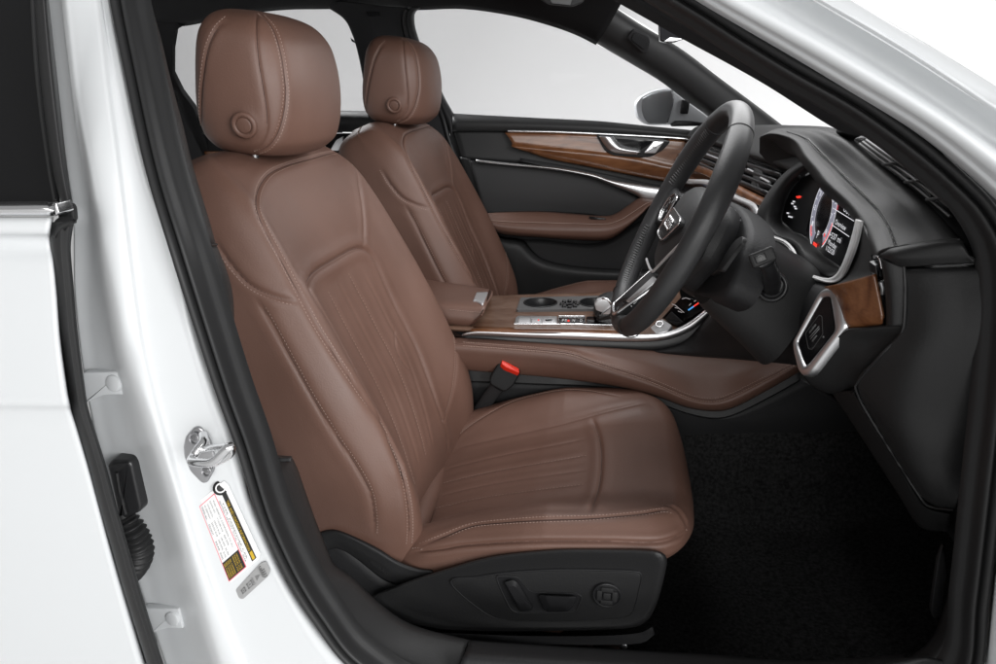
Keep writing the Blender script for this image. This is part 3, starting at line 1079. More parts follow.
loft([ap(s1, .70), ap([(a[0] * .28 + b_[0] * .72, a[1] * .28 + b_[1] * .72) for a, b_ in zip(pl(s1, 9), pl(s2, 9))], .703), ap([(p[0], p[1] + 2.5) for p in s2], .757), ap(s2, .79), ap([(p[0] + 1, p[1] - 1) for p in s2], .83)], 'sill_plate', M['charcoal_dark'], body, 80, 5)
mb = MB(); mb.add(*tube_data(mapY([(470, 641.5, .786), (469, 645, .753), (465, 660, .703), (458, 690, .699)]), .0016, 6)); mb.build('sill_joint', M['rubber'], body)

# ---- hinge pillar side on the right: kick trim between footwell and seal
hL = [(996, 330), (975, 430), (962, 500), (952, 560), (946, 600), (930, 640), (900, 664)]
hR = [(1012, 330), (993, 400), (981, 470), (973, 530), (967, 590), (962, 640), (955, 690)]
loft([ap(hL, .83), ap(hL, .79), ap([(a[0] * .6 + b_[0] * .4, a[1] * .6 + b_[1] * .4) for a, b_ in zip(hL, hR)], .745), ap(hR, .74)], 'kick_trim', M['charcoal'], body, 50, 5)
mb = MB(); mb.add(*tube_data(mapY([(961, 497, .79), (968, 502, .762), (975, 505, .744)]), .0015, 6)); mb.build('kick_trim_joint', M['rubber'], body)
plate([(938, 560), (944, 545), (947, 575), (941, 616), (934, 620), (931, 610)], .80, 'kick_trim_cover', M['charcoal_dark'], body, th=.006, r=3)
# white edge of the front wing beyond the seal, lower right
wgA = [(1020, 380), (1003, 500), (992, 580), (985, 640), (975, 720)]
wgB = [(1060, 380), (1050, 500), (1040, 580), (1030, 640), (1015, 720)]
loft([ap(wgA, .72), ap(wgA, .69), ap(wgB, .66)], 'hinge_pillar', M['white'], body, 30, 4)

# ---- white windscreen pillar, upper right
q0 = [(470, -120), (560, -80), (640, -40), (704, 0), (783, 46), (854, 88), (926, 132), (996, 190), (1030, 230), (1050, 300)]
q1 = [(480, -138), (578, -90), (665, -40), (729, 0), (819, 50), (926, 114), (996, 165), (1040, 205), (1070, 300)]
q2 = [(520, -150), (625, -95), (720, -40), (786, 0), (890, 61), (996, 132), (1060, 180), (1110, 300)]
q3 = [(560, -175), (680, -110), (790, -40), (854, 0), (926, 43), (996, 86), (1060, 128), (1150, 300)]


def ya(px, base):
    return base + .10 * (1000 - px) / 330 * .9


def na(pts, base): return [(p[0], p[1], ya(p[0], base)) for p in pts]


loft([na([(p[0] - 5, p[1] + 5) for p in q0], .72), na([(p[0] - 1, p[1] + 1) for p in q0], .675), na([(p[0] + 4, p[1] - 3) for p in q0], .668), na([(p[0] - 5, p[1] + 3) for p in q1], .656), na([(p[0] + 5, p[1] - 4) for p in q1], .654), na([(p[0] - 8, p[1] + 6) for p in q2], .674), na([(p[0] + 2, p[1] - 2) for p in q2], .672), na([(p[0] + 16, p[1] - 11) for p in q2], .655), na([(p[0] - 16, p[1] + 8) for p in q3], .664), na(q3, .70), na(q3, .76)], 'windscreen_pillar', M['white'], body, 80, 6)
# cabin-side lining of the same pillar
t0 = [(500, -75), (590, -27), (640, 3), (758, 67), (854, 121), (935, 174), (980, 219), (1000, 262)]
t1 = [(500, -90), (600, -37), (655, -4), (768, 58), (862, 112), (943, 165), (990, 213), (1008, 262)]
t2 = [(470, -65), (575, -20), (612, 0), (680, 38), (760, 82), (838, 131), (866, 137), (900, 152), (935, 176), (966, 206), (985, 234), (996, 268)]
loft([na(t1, .765), na(t0, .765), na([(a[0] * .45 + b_[0] * .55, a[1] * .45 + b_[1] * .55) for a, b_ in zip(pl(t0, 12), pl(t2, 12))], .80), na(t2, .85), na([(p[0] + 3, p[1] - 3) for p in t2], .88)], 'pillar_lining', M['fabric'], body, 70, 5)

# ---- far side of the cabin: rear quarter, roof edge, pillars
FB = M['fabric']
# roof edge above the far windows (runs from behind the near pillar to the windscreen)
u0 = [(100, -60), (250, -62), (420, -64), (520, -56), (640, -30)]
u1 = [(140, 27), (185, 25), (233, 15), (283, 9), (330, 8), (372, 7), (416, 9), (463, 8), (513, 15), (551, 25), (576, 34), (596, 44)]
u1u = [(140, 10), (233, 2), (330, -4), (416, -6), (470, -6), (520, 1), (560, 10), (590, 20), (606, 30)]
loft([fr(u0, 2.05), fr(u1u, 2.19), fr(u1, 2.27), fr([(p[0], p[1] + 1) for p in u1], 2.31)], 'roof_edge_lining', FB, body, 80, 6)
# rear quarter
plate([(100, -40), (182, 26), (175, 31), (172, 50), (172, 74), (181, 92), (193, 108), (206, 140), (214, 175), (120, 175)], lambda x, y: yfar(y, 2.26), 'rear_quarter_lining', FB, body, th=.03, bev=.004)
# centre pillar of the far side
cL = [(326, 7), (343, 19), (351, 34), (357, 54), (362, 80), (366, 112), (372, 160), (380, 215)]
cM1 = [(340, 2), (360, 12), (375, 34), (384, 60), (392, 90), (400, 120), (412, 160), (430, 215)]
cR = [(408, 8), (405, 14), (404, 24), (410, 46), (421, 70), (433, 92), (443, 120), (452, 150), (462, 185), (470, 215)]
loft([fr([(p[0] + 1, p[1]) for p in cL], 2.31), fr(cL, 2.27), fr(cM1, 2.20), fr([(p[0] - 10, p[1]) for p in cR], 2.22), fr(cR, 2.25)], 'far_centre_pillar', FB, body, 60, 5)
plate([(366, 11), (379, 11.5), (380, 15.5), (368, 16)], 2.05, 'belt_slot', M['gloss'], body, th=.004, bev=0)
# seal and door frame in front of it
sR = [(420, 8), (415.5, 11), (413.5, 16), (415, 30), (424, 55), (433, 74), (444, 98), (453, 114)]
loft([fr([(408, 9), (405.5, 14), (405, 24), (411, 46), (422, 70), (434, 92), (445, 120), (450, 135)], 2.245), fr([(412, 8), (409, 14), (409, 28), (416, 50), (427, 74), (438, 96), (448, 118), (452, 135)], 2.235), fr(sR, 2.26), fr([(p[0] + 1, p[1]) for p in sR], 2.31)], 'far_door_frame', M['charcoal_dark'], body, 50, 4)
ptube(fr([(407, 9), (404.5, 14), (404.5, 24), (410, 46), (421, 70), (433, 92), (443, 118), (449, 140), (458, 163), (470, 190), (482, 230)], 2.24), .007, 'far_door_seal', M['rubber'], body, 60)
# windscreen pillar of the far side
v0 = [(596, 42), (630, 62), (660, 80), (684, 98), (710, 117), (735, 140)]
v1 = [(604, 0), (640, 24), (680, 48), (720, 78), (760, 108), (786, 128)]
v05 = [(598, 30), (634, 52), (668, 73), (700, 98), (728, 120), (752, 142)]
loft([fr([(p[0], p[1] + 1) for p in v0], 2.34), fr(v0, 2.29), fr(v05, 2.22), fr([(p[0] - 4, p[1] + 4) for p in v1], 2.23), fr(v1, 2.28), fr(v1, 2.33)], 'far_windscreen_pillar', M['charcoal'], body, 60, 5)
sg = [(627, 38), (633, 29.5), (648, 36), (650, 41), (647, 53), (643, 53.5)]
plate(sg, lambda x, y: yfar(y, 2.19), 'pillar_speaker', M['charcoal_dark'], body, th=.01, bev=.002, r=3)
plate([(631, 39.5), (634, 33), (646, 38.5), (647.5, 43), (644.5, 50)], lambda x, y: yfar(y, 2.185), 'speaker_mesh', M['fabric'], body, th=.006, bev=.001, r=2.5)
# roof lining
R0 = [(-1.7, .90, 1.16), (-1.0, .90, 1.215), (-.45, .90, 1.235), (-.12, .90, 1.215), (.0, .90, 1.185)]
R1 = [(-1.7, 1.53, 1.20), (-1.0, 1.53, 1.26), (-.45, 1.53, 1.275), (-.12, 1.53, 1.25), (.0, 1.53, 1.215)]
R2 = [(-1.7, 2.12, 1.17), (-1.0, 2.12, 1.225), (-.45, 2.12, 1.245), (-.12, 2.12, 1.22), (.0, 2.12, 1.19)]
G = np.array([[cr([R0[i], R1[i], R2[i]], 15)[j] for j in range(15)] for i in range(5)])
G = np.array([cr(G[:, j], 30) for j in range(15)]).transpose(1, 0, 2)
grid_obj(G, 'roof_lining', FB, body, .02, toward=(0, 1.5, .5))
# outer roof skin and front wing, beyond what the doorway shows
K0 = [(p[0] - (.0 if i else 0), .80, p[2] + .035) for i, p in enumerate(R0)]
K1 = [(p[0], 1.53, p[2] + .045) for p in R1]
K2 = [(p[0], 2.26, p[2] + .035) for p in R2]
G = np.array([cr([K0[i], K1[i], K2[i]], 15) for i in range(5)])
G = np.array([cr(G[:, j], 30) for j in range(15)]).transpose(1, 0, 2)
grid_obj(G, 'roof_panel', M['white'], body, .01, toward=(0, 1.5, 3))
G = np.array([[(x, .655 - .05 * math.sin(math.pi * min(1, max(0, (z + .1) / 1.0))) + (.10 * max(0, (z - .74) / .12) ** 2), z) for z in np.linspace(-.1, .87, 24)] for x in np.linspace(.42, 1.9, 14)])
grid_obj(G, 'front_wing', M['white'], body, .004)
G = np.array([[(x, y, .845 + .035 * math.sin(math.pi * (y - .75) / 1.6) - .10 * (x - .75) ** 2) for y in np.linspace(.75, 2.35, 14)] for x in np.linspace(.70, 1.9, 12)])
grid_obj(G, 'bonnet', M['white'], body, .004, toward=(1.2, 1.5, 4))
# grab handle and sun visor at the roof edge
ptube([(182, -6, 2.10), (188, 4, 2.08), (196, 7, 2.07), (203, 4, 2.08), (208, -5, 2.10)], .008, 'grab_handle', M['charcoal_dark'], body, 30)
plate([(520, -14), (590, -14), (583, 2), (572, 6.5), (548, 4)], 1.86, 'sun_visor', M['charcoal'], body, th=.012, bev=.003, r=3)
plate([(549, -3), (573, -3), (570, 5), (552, 3)], 1.855, 'visor_lamp', M['tray'], body, th=.003, bev=.0006)
# rear-view mirror foot behind the windscreen
plate([(659.5, 18), (676, 22), (694, 36), (681, 39.5), (676, 41.5), (668, 42.5), (660, 40.5)], 1.53, 'mirror_bracket', M['gloss'], body, th=.05, bev=.004, r=2)
plate([(664, 41.5), (670, 37), (682, 38.5), (673, 42)], 1.527, 'mirror_clip', M['silver_paint'], body, th=.02, bev=.002)
# the windscreen
wsA = [(604, 0, 2.16), (680, 48, 2.22), (804, 142, 2.36)]
wsM = [(575, -30, 1.5), (705, 8, 1.55), (930, 152, 1.62)]
wsB = [(600, -40, .90), (705, 25, .88), (905, 152, .86)]
G = loft_grid([wsA, wsM, wsB], 20, 8)
grid_obj(G, 'windscreen', M['glass_clear'], body, 0)

# ---- striker: plate, two screws, bent loop
sk = plate([(183, 447), (185, 437), (194, 427), (200, 427.5), (209, 440), (214, 455), (214, 470), (207, 483), (202, 484), (190, 472), (184, 458)], .664, 'door_striker', M['steel'], body, th=.010, bev=.002, r=3)
for x, y in ((194.5, 439), (206.5, 471)):
    mb = MB()
    mb.add(*torus_data(W(x, y, .661), (-.2, -1, .2), .0062, .0016, 24, 8))
    mb.add(*cyl_data(W(x, y, .660), (-.2, -1, .2), .0052, .004, 24, .0012))
    mb.add(*cyl_data(W(x, y, .6592), (-.2, -1, .2), .0020, .002, 6))
    mb.build('screw', M['steel'], sk, ang=40)
ptube([(203, 434, .663), (203.5, 441, .655), (199, 448, .648), (193, 457, .640), (191, 461, .630), (198, 462.5, .617), (213, 461.5, .604), (229, 447, .600), (231, 448, .603), (230, 453, .608), (222, 459, .612), (215, 462.5, .618)], .0048, 'striker_loop', M['chrome'], sk, 70, 12)
ptube([(203, 450, .650), (212, 448, .628), (228, 446.5, .602)], .0042, 'striker_bar', M['chrome'], sk, 30, 12)

# ---- certification sticker below it
SY = planeY((198, 490, .6655), (232, 482, .6655), (243, 585, .6655))
lb = plate([(197.5, 505), (201, 500), (219, 485.5), (223.5, 481), (228, 485), (260, 554), (259, 559), (231, 582.5), (228, 582.5), (225, 579)], SY, 'certification_sticker', M['paper'], body, th=.0008, bev=.0002, r=1.5)
TL, TR, BR, BL = np.array((198, 505.)), np.array((225, 481.5)), np.array((260, 556.)), np.array((228.5, 583.))


def sp(u, v):
    return tuple((TL * (1 - u) + TR * u) * (1 - v) + (BL * (1 - u) + BR * u) * v)


def strip(mb, u0, u1, v0_, v1_, lift=.0004):
    Q = [W(*sp(u, v), SY(*sp(u, v))) for u, v in ((u0, v0_), (u1, v0_), (u1, v1_), (u0, v1_))]
    Q = [q + (CO - q) / np.linalg.norm(CO - q) * lift for q in Q]
    mb.add(Q, [(0, 1, 2, 3)])


mk = MB()
strip(mk, .76, .90, .10, .99); strip(mk, .03, .56, .76, .99); mk.build('black_print', M['print_black'], lb)
mp = MB()
for a in ((.02, .035, .03, .99), (.02, .58, .025, .035), (.56, .58, .03, .99), (.02, .58, .985, .995)): strip(mp, *a, lift=.0007)
mp.build('pink_border', M['print_pink'], lb)
my, mt = MB(), MB()


def swrite(mb, s, u0, u1, v0_, v1_, lift=.0008):
    """words running down the sticker: baseline on u0, letter tops towards u1"""
    a, b_, c = sp(u0, v0_), sp(u0, v1_), sp(u1, v0_)
    pwrite(mb, s, a, b_, c, SY, lift)


swrite(my, 'TIRE AND LOADING INFORMATION', .79, .87, .20, .86)
strip(my, .79, .87, .88, .98, .0008)
for u in (.07, .13, .19, .25): swrite(my, 'SEE OWNERS', u, u + .045, .78, .97)
for u in (.34, .40, .46): swrite(my, 'MANUAL FOR', u, u + .045, .78, .97)
my.build('yellow_print', M['print_yellow'], lb)
for u, s, a, b_ in ((.08, 'MFD BY', .06, .22), (.08, 'FRONT', .28, .42), (.08, 'REAR', .50, .62), (.08, 'SPARE', .64, .73), (.17, 'IN GERMANY', .06, .24), (.17, '235/55 R18', .28, .46), (.17, '240 KPA', .50, .64), (.17, '35 PSI', .66, .73),
                    (.26, 'GVWR 2530 KG', .07, .24), (.26, '235/55 R18', .28, .46), (.26, '240 KPA', .50, .62), (.26, '35 PSI', .64, .73), (.36, 'GAWR FRT', .06, .22), (.36, 'T155/80 R18', .28, .46), (.36, '420 KPA', .50, .64), (.45, 'THIS VEHICLE CONFORMS TO ALL', .08, .70),
                    (.61, 'SEATING CAPACITY  TOTAL  FRONT  REAR', .14, .94), (.67, 'TYPE  PASSENGER CAR', .18, .92)):
    swrite(mt, s, u, u + .045, a, b_)
mt.build('small_print', M['print_grey'], lb)
f = lambda x, y: SY(x, y)
mb = MB(); c = W(220.5, 488, SY(220.5, 488) - .001); mb.add(*cyl_data(c, CO - c, .0085, .0006, 24)); mb.build('round_mark', M['print_black'], lb)
mb = MB(); mb.add(*torus_data(c + (CO - c) * .001, CO - c, .0050, .0009, 20, 6)); mb.build('round_mark_ring', M['paper'], lb)
# grey strip sticker under it
GY = planeY((236, 590, .6655), (268, 562, .6655), (240, 600, .6655))
lg = plate([(235.5, 590), (261, 563), (266, 561.5), (270, 571), (268.5, 576), (243, 599.5), (239, 598.5)], GY, 'airbag_sticker', M['paper_grey'], body, th=.0008, bev=.0002, r=2)


def gp(u, v):
    A, B, Cc, Dd = np.array((236.5, 591.)), np.array((265, 562.5)), np.array((269.5, 573.)), np.array((241, 599.))
    return tuple((A * (1 - u) + B * u) * (1 - v) + (Dd * (1 - u) + Cc * u) * v)


mb = MB()
for k in range(4):
    q = gp(.86 - .0 * k, .18 + .21 * k); c = W(*q, GY(*q)); mb.add(*torus_data(c + (CO - c) * .0012, CO - c, .0030, .0006, 20, 6))
def tri(P, lift=.0008):
    Q = [W(*gp(*p), GY(*gp(*p))) for p in P]
    mb.add([q + (CO - q) * .0012 for q in Q], [tuple(range(len(P)))])
tri(((.60, .30), (.74, .5), (.60, .75)))
for (u0, v0_, u1, v1_) in ((.30, .25, .33, .8), (.44, .25, .47, .8), (.30, .25, .47, .31), (.30, .74, .47, .8), (.36, .45, .41, .6), (.10, .3, .13, .75), (.20, .3, .23, .75), (.10, .3, .23, .36), (.10, .69, .23, .75), (.15, .45, .18, .6)):
    tri(((u0, v0_), (u1, v0_), (u1, v1_), (u0, v1_)))
pwrite(mb, 'AIRBAG', gp(.50, .12), gp(.50, .88), gp(.55, .12), GY, .001)
mb.build('symbols', M['print_grey'], lg)

# ================================================================= NEAR REAR DOOR (closed)
rd = thing('rear_car_door', (-.7, .62, .2), 'closed white rear door with dark window and black rubber edge, behind the centre pillar', 'car door')
ex = -420
e1 = [(52, 217), (49.5, 232), (51, 245), (55, 275), (59, 332), (65, 380), (70, 408), (78, 432), (88, 462), (97, 500), (108, 540), (121, 580), (146, 664), (175, 760)]


def edge_at(y):
    E = cr(e1, 300); return float(np.interp(y, E[:, 1], E[:, 0]))


rows = []
for y, yy in ((217, .624), (219, .617), (232, .615), (234.5, .622), (238, .633), (248, .634), (262, .626), (290, .620), (340, .613), (390, .606), (402, .604), (406, .606), (410, .613), (430, .620), (480, .627), (560, .632), (664, .640), (760, .655)):
    x1 = edge_at(y)
    rows.append([(ex, y - 2, yy), (ex / 2, y - 1, yy), (0, y, yy), (x1 - 8, y, yy), (x1 - 2, y, yy + .001), (x1 + 1, y, yy + .008), (x1 + 2, y, yy + .03)])
G = np.array([[W(*p) for p in pl(r[:3], 6)] + [W(*p) for p in cr(r[2:], 24)][1:] for r in rows])
G = np.array([cr(G[:, j], 130) for j in range(G.shape[1])]).transpose(1, 0, 2)
grid_obj(G, 'door_skin', M['white'], rd, .003)
# black rubber edge of the door
ctr = [(61, 222), (60, 245), (64, 290), (68, 332), (76, 392), (80, 412), (95, 460), (107, 505), (120, 550), (133, 595), (155, 664), (186, 760)]
P = cr(ap(ctr, .635), 110)
V, F = [], []
for i, p in enumerate(P):
    y = p[1]
    hw = float(np.interp(y, [222, 250, 300, 420, 520, 660], [13, 10.5, 10, 9.5, 9.5, 9]))
    for t in np.linspace(-1, 1, 11):
        V.append(W(p[0] + hw * t, y, .640 - .014 * math.sqrt(max(0, 1 - t * t)) + (.0045 if .25 < t < .45 else 0) + (.02 if abs(t) == 1 else 0)))
o = obj('door_edge_seal', V, grid_faces(110, 11), M['rubber'], rd)
loft([ap([(51, 232), (54, 222), (60, 217), (70, 215.5)], .634), ap([(54, 236), (58, 229), (66, 224), (74, 222)], .624), ap([(58, 242), (63, 236), (70, 228), (73.5, 224)], .634)], 'seal_corner', M['rubber'], rd, 24, 6)
loft([ap([(33, -40), (34.5, 0), (41, 83), (52, 166), (61, 203)], .668), ap([(36, -40), (38, 0), (44, 83), (55, 166), (63, 204)], .655), ap([(44, -40), (46, 0), (54, 83), (64, 166), (71, 206)], .655), ap([(46, -40), (49, 0), (58, 83), (67, 166), (74, 215)], .69)], 'window_seal', M['rubber'], rd, 60, 5)
plate([(55, 204.5), (70, 203.5), (73, 208), (74, 221), (68, 224), (58, 222)], .640, 'seal_end', M['rubber'], rd, th=.006, bev=.003, r=3)
wn = [(ex, -60), (32, -60), (34, 0), (40, 83), (51, 166), (57, 202), (ex, 204)]
plate(wn, lambda x, y: yb(y, .665), 'door_window', M['tint'], rd, th=.005, bev=.0)
# inner dark frame seen through the pane edge
ptube(nb([(31, -40), (32.5, 0), (38, 83), (49, 166), (55, 200)], .661), .0022, 'window_edge', M['rubber'], rd, 40)
mb = MB()
A_ = [(ex, 204, .625), (0, 202, .625), (52, 201.5, .625), (56, 203, .628)]
B_ = [(ex, 210, .612), (0, 208, .612), (52, 207.5, .612), (58, 211, .616)]
C_ = [(ex, 218, .618), (0, 216, .618), (50, 216, .618), (56, 216, .622)]
loft([[(p[0], p[1] - .5, p[2] + .01) for p in A_], A_, B_, C_, [(p[0], p[1] + .5, p[2] + .012) for p in C_]], 'chrome_strip', M['chrome'], rd, 40, 5)
plate([(51, 204), (56, 203), (59, 213), (54, 216.5)], .610, 'strip_end', M['chrome'], rd, th=.02, bev=.002, r=1)
# hinges bolted to the pillar
for nm, pts, cx, cy in (('door_hinge', [(82, 373), (121, 371.5), (127.5, 395), (106, 395.2), (96, 398), (86, 403)], 112, 384), ('door_hinge', [(142, 609), (179, 609), (183, 629), (166, 628.5), (158, 631), (150, 635)], 171, 620)):
    h = plate(pts, .699 if cy < 500 else .702, nm, M['white'], rd, th=.010, bev=.0018, r=2)
    mb = MB(); c = W(cx, cy, .695 if cy < 500 else .698)
    mb.add(*cyl_data(c, (-.15, -1, .1), .0105, .008, 32, .0025)); mb.build('bolt', M['white'], h, ang=40)
# wiring plug and bellows
wb = plate([(106, 466), (110, 461), (128, 461), (132, 466), (141, 508), (139, 513), (124, 520), (118, 520)], .690, 'wiring_plug', M['satin_black'], rd, th=.03, bev=.005, r=3)
plate([(108, 466), (127, 464.5), (118, 472)], .686, 'plug_clip', M['charcoal'], rd, th=.012, bev=.001)
ptube([(117, 473, .687), (120, 490, .687), (126, 514, .688)], .0016, 'plug_ridge', M['charcoal'], rd, 16, 6)
path = mapY(cr([(124, 518, .698), (129, 526, .697), (134, 537, .697), (137.5, 550, .698), (136, 562, .70), (130, 575, .705)], 90))
rr = .0125 + .0022 * np.sin(np.linspace(0, 2 * math.pi * 13, 90)) + .006 * np.sin(np.linspace(0, math.pi, 90))
tube(path, rr, 'wiring_bellows', M['rubber'], rd, 20)
tube(mapY([(122, 512, .700), (128, 527, .699)]), .0135, 'bellows_collar', M['rubber'], rd, 20)

# ================================================================= FAR FRONT DOOR
fd = thing('front_car_door', (.0, 2.3, .2), 'far front door with wood strip, brown armrest and silver pull handle, its window clear', 'car door')
K = M['charcoal']
DY = 2.27
# sheet core of the door behind all its panels
plate([(449, 118), (540, 124), (640, 131), (760, 142), (790, 200), (790, 420), (440, 420), (452, 170)], 2.300, 'door_core', M['charcoal_dark'], fd, th=.05, bev=0)
# belt rail under the window
loft([ap([(449, 113), (500, 116), (540, 118), (600, 121), (650, 126), (700, 131), (740, 137)], 2.34), ap([(448, 113.5), (500, 116), (540, 118), (600, 121), (650, 126), (700, 131), (740, 137)], 2.30), ap([(451, 121), (500, 122), (540, 123.5), (600, 126), (650, 130), (700, 136), (740, 143)], 2.265), ap([(453, 131), (500, 131), (540, 131), (600, 133.5), (650, 136), (700, 140), (740, 148)], 2.27), ap([(453, 132), (500, 132), (600, 134.5), (700, 141), (740, 149)], 2.30)], 'belt_rail', K, fd, 60, 5)
# upper panel
loft([ap([(454, 131.5), (504, 131.5), (600, 134.5), (700, 141), (745, 150)], 2.285), ap([(458, 145), (520, 148), (600, 152), (690, 160), (745, 170)], 2.280), ap([(462, 158), (480, 159.5), (555, 166.5), (620, 181), (663, 192), (700, 200)], 2.275)], 'upper_panel', K, fd, 50, 5)
# wood strip
wA = [(505, 131.5), (540, 132), (600, 134), (650, 137), (685, 139.5), (712, 143), (740, 150)]
wM = [(512, 143), (540, 146), (600, 152), (640, 158), (672, 165), (700, 168), (735, 172)]
wB = [(530, 153), (550, 159), (580, 165), (615, 172), (655, 180), (690, 186), (730, 192)]
loft([ap(wA, 2.276), ap([(p[0], p[1] + .6) for p in wA], 2.262), ap([(p[0], p[1]) for p in wM], 2.255), ap([(p[0], p[1] + 3.5) for p in wM], 2.247), ap(wB, 2.262), ap([(p[0], p[1] + .8) for p in wB], 2.28)], 'wood_strip', M['wood'], fd, 60, 5)
ptube(ap([(508, 131), (560, 132), (620, 134.8), (680, 138.3), (712, 142)], 2.256), 1, 'chrome_line', M['chrome'], fd, 40, flat=(.004, .0038), up=(0, 0, 1))
# inner handle
plate([(596, 135), (630, 136.5), (664, 139), (671, 141), (664, 149), (652, 156.5), (640, 157.5), (613, 156), (604, 150)], 2.249, 'handle_recess', M['satin_black'], fd, th=.02, bev=.003, r=3)
plate([(614, 137.5), (657, 140), (640, 150), (623, 147), (617, 142)], 2.246, 'recess_cup', M['gloss'], fd, th=.01, bev=.001, r=2)
hd = [ap([(599, 136.5), (603, 143), (609, 150), (617, 153), (637, 154.5)], 2.240), ap([(606, 136.5), (611, 143), (617, 148), (624, 150), (639, 152)], 2.228), ap([(613.5, 136.5), (618, 142), (622, 145.5), (628, 147.5), (641, 150)], 2.240)]
loft([[(p[0], p[1], 2.25) for p in hd[0]], hd[0], hd[1], hd[2], [(p[0], p[1], 2.25) for p in hd[2]]], 'handle', M['silver'], fd, 40, 5)
lk = plate([(653.5, 141), (664.5, 141.5), (655.5, 153.5), (643.5, 153)], 2.240, 'lock_button', M['silver'], fd, th=.012, bev=.002, r=1.5)
mb = MB(); plateMB(mb, [(652.5, 146.8), (656.5, 147), (656, 148), (652, 147.8)], 2.238, th=.001, bev=0); mb.build('lock_mark', M['print_grey'], lk)
# dark strip under the wood and the silver pull
loft([ap([(520, 158), (555, 164), (600, 173), (650, 183.5), (690, 189)], 2.262), ap([(520, 161), (555, 168), (600, 178), (640, 185), (690, 193)], 2.255)], 'dark_strip', M['charcoal_dark'], fd, 40, 4)
pa = [(476, 159), (483, 160), (555, 167), (591, 173), (611, 179.5), (636, 183.5), (660, 187), (690, 190)]
pb = [(477, 161.5), (484, 162.5), (555, 170), (590, 176.5), (614, 185.5), (638, 196), (641, 199.5), (652, 202), (690, 205)]
loft([ap(pa, 2.255), ap([(p[0], p[1] + .4) for p in pa], 2.236), ap([(a[0] * .5 + b_[0] * .5, a[1] * .5 + b_[1] * .5) for a, b_ in zip(pl(pa, 12), pl(pb, 12))], 2.226), ap(pb, 2.236), ap([(p[0], p[1] + .5) for p in pb], 2.265)], 'pull_strip', M['silver'], fd, 60, 4)
# padded insert
loft([ap([(470, 160), (484, 163), (555, 170.5), (590, 177), (614, 186), (640, 199)], 2.262), ap([(474, 175), (490, 180), (555, 186), (595, 190), (620, 198), (640, 203)], 2.254), ap([(479, 195), (500, 197), (555, 200), (595, 202), (615, 206), (640, 207)], 2.256), ap([(484, 214), (505, 214), (550, 213), (590, 215), (612, 218), (640, 214)], 2.27)], 'padded_insert', M['insert'], fd, 50, 6)
loft([ap([(460, 157), (466, 175), (474, 200), (483, 225)], 2.268), ap([(470, 159), (475, 175), (482, 200), (489, 225)], 2.262)], 'panel_edge', K, fd, 30, 4)
# brown armrest
LE = M['leather']
aT = [(485, 213), (505, 211.5), (540, 211), (570, 213), (604, 215.5), (616, 213), (628, 205), (641, 197.5), (660, 200)]
aR = [(485, 219), (505, 221), (540, 222), (575, 223), (606, 223.5), (621, 219), (634, 211), (650, 201.5), (664, 203)]
aF = [(488, 224), (505, 228), (540, 231), (575, 232), (605, 232), (622, 227), (640, 215), (652, 204), (668, 206)]
aB = [(494, 231), (507, 235), (540, 237.5), (575, 240), (603, 240.5), (616, 236.5), (632, 224), (652, 206), (668, 209)]
arm = loft([ap(aT, 2.262), ap([(p[0], p[1] + 1) for p in aT], 2.225), ap([(p[0], p[1]) for p in aR], 2.188), ap(aF, 2.172), ap(aB, 2.20), ap(aB, 2.262)], 'armrest', LE, fd, 70, 6)
ptube(ap([(p[0], p[1] + .5) for p in aR], 2.1845), .0011, 'armrest_seam', M['thread'], arm, 60, 6)
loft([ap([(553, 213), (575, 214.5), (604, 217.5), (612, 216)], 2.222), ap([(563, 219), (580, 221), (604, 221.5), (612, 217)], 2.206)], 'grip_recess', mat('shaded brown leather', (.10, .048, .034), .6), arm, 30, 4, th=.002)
mb = MB(); plateMB(mb, [(589, 216.5), (602, 218), (606, 219), (596, 219.5), (590, 219)], 2.200, th=.006, bev=.001); mb.build('window_switch', M['satin_black'], arm)
# lower panel and door pocket
loft([ap([(480, 222), (500, 238), (540, 240), (600, 243), (640, 222), (700, 205), (760, 205)], 2.275), ap([(486, 240), (510, 250), (560, 256), (620, 256), (680, 250), (760, 250)], 2.27), ap([(490, 270), (520, 285), (570, 295), (640, 300), (700, 300), (760, 300)], 2.272), ap([(495, 330), (540, 350), (600, 360), (680, 360), (760, 360)], 2.275)], 'lower_panel', M['charcoal_dark'], fd, 50, 6)
loft([ap([(488, 232), (504, 237), (523, 240), (531, 249), (540, 257), (555, 262.5), (585, 267), (640, 269.5), (700, 269)], 2.255), ap([(488, 238), (504, 243), (518, 246), (527, 255), (538, 263), (555, 268), (585, 272), (640, 274), (700, 273)], 2.225), ap([(488, 262), (504, 267), (518, 272), (540, 279), (560, 283), (600, 286), (650, 288), (700, 287)], 2.232), ap([(488, 300), (520, 306), (560, 310), (620, 312), (700, 310)], 2.26)], 'door_pocket', K, fd, 60, 6)
# window pane
wo = [(413, 14), (416, 8), (421, 6), (463, 7), (513, 14), (551, 24), (576, 33), (601, 47), (630, 62), (660, 80), (684, 98), (713, 119), (735, 138), (700, 134), (640, 128), (540, 121), (453, 116), (444, 100), (430, 70), (417, 40)]
plate(wo, lambda x, y: yfar(y, 2.335), 'window_pane', M['glass'], fd, th=.004, bev=0)
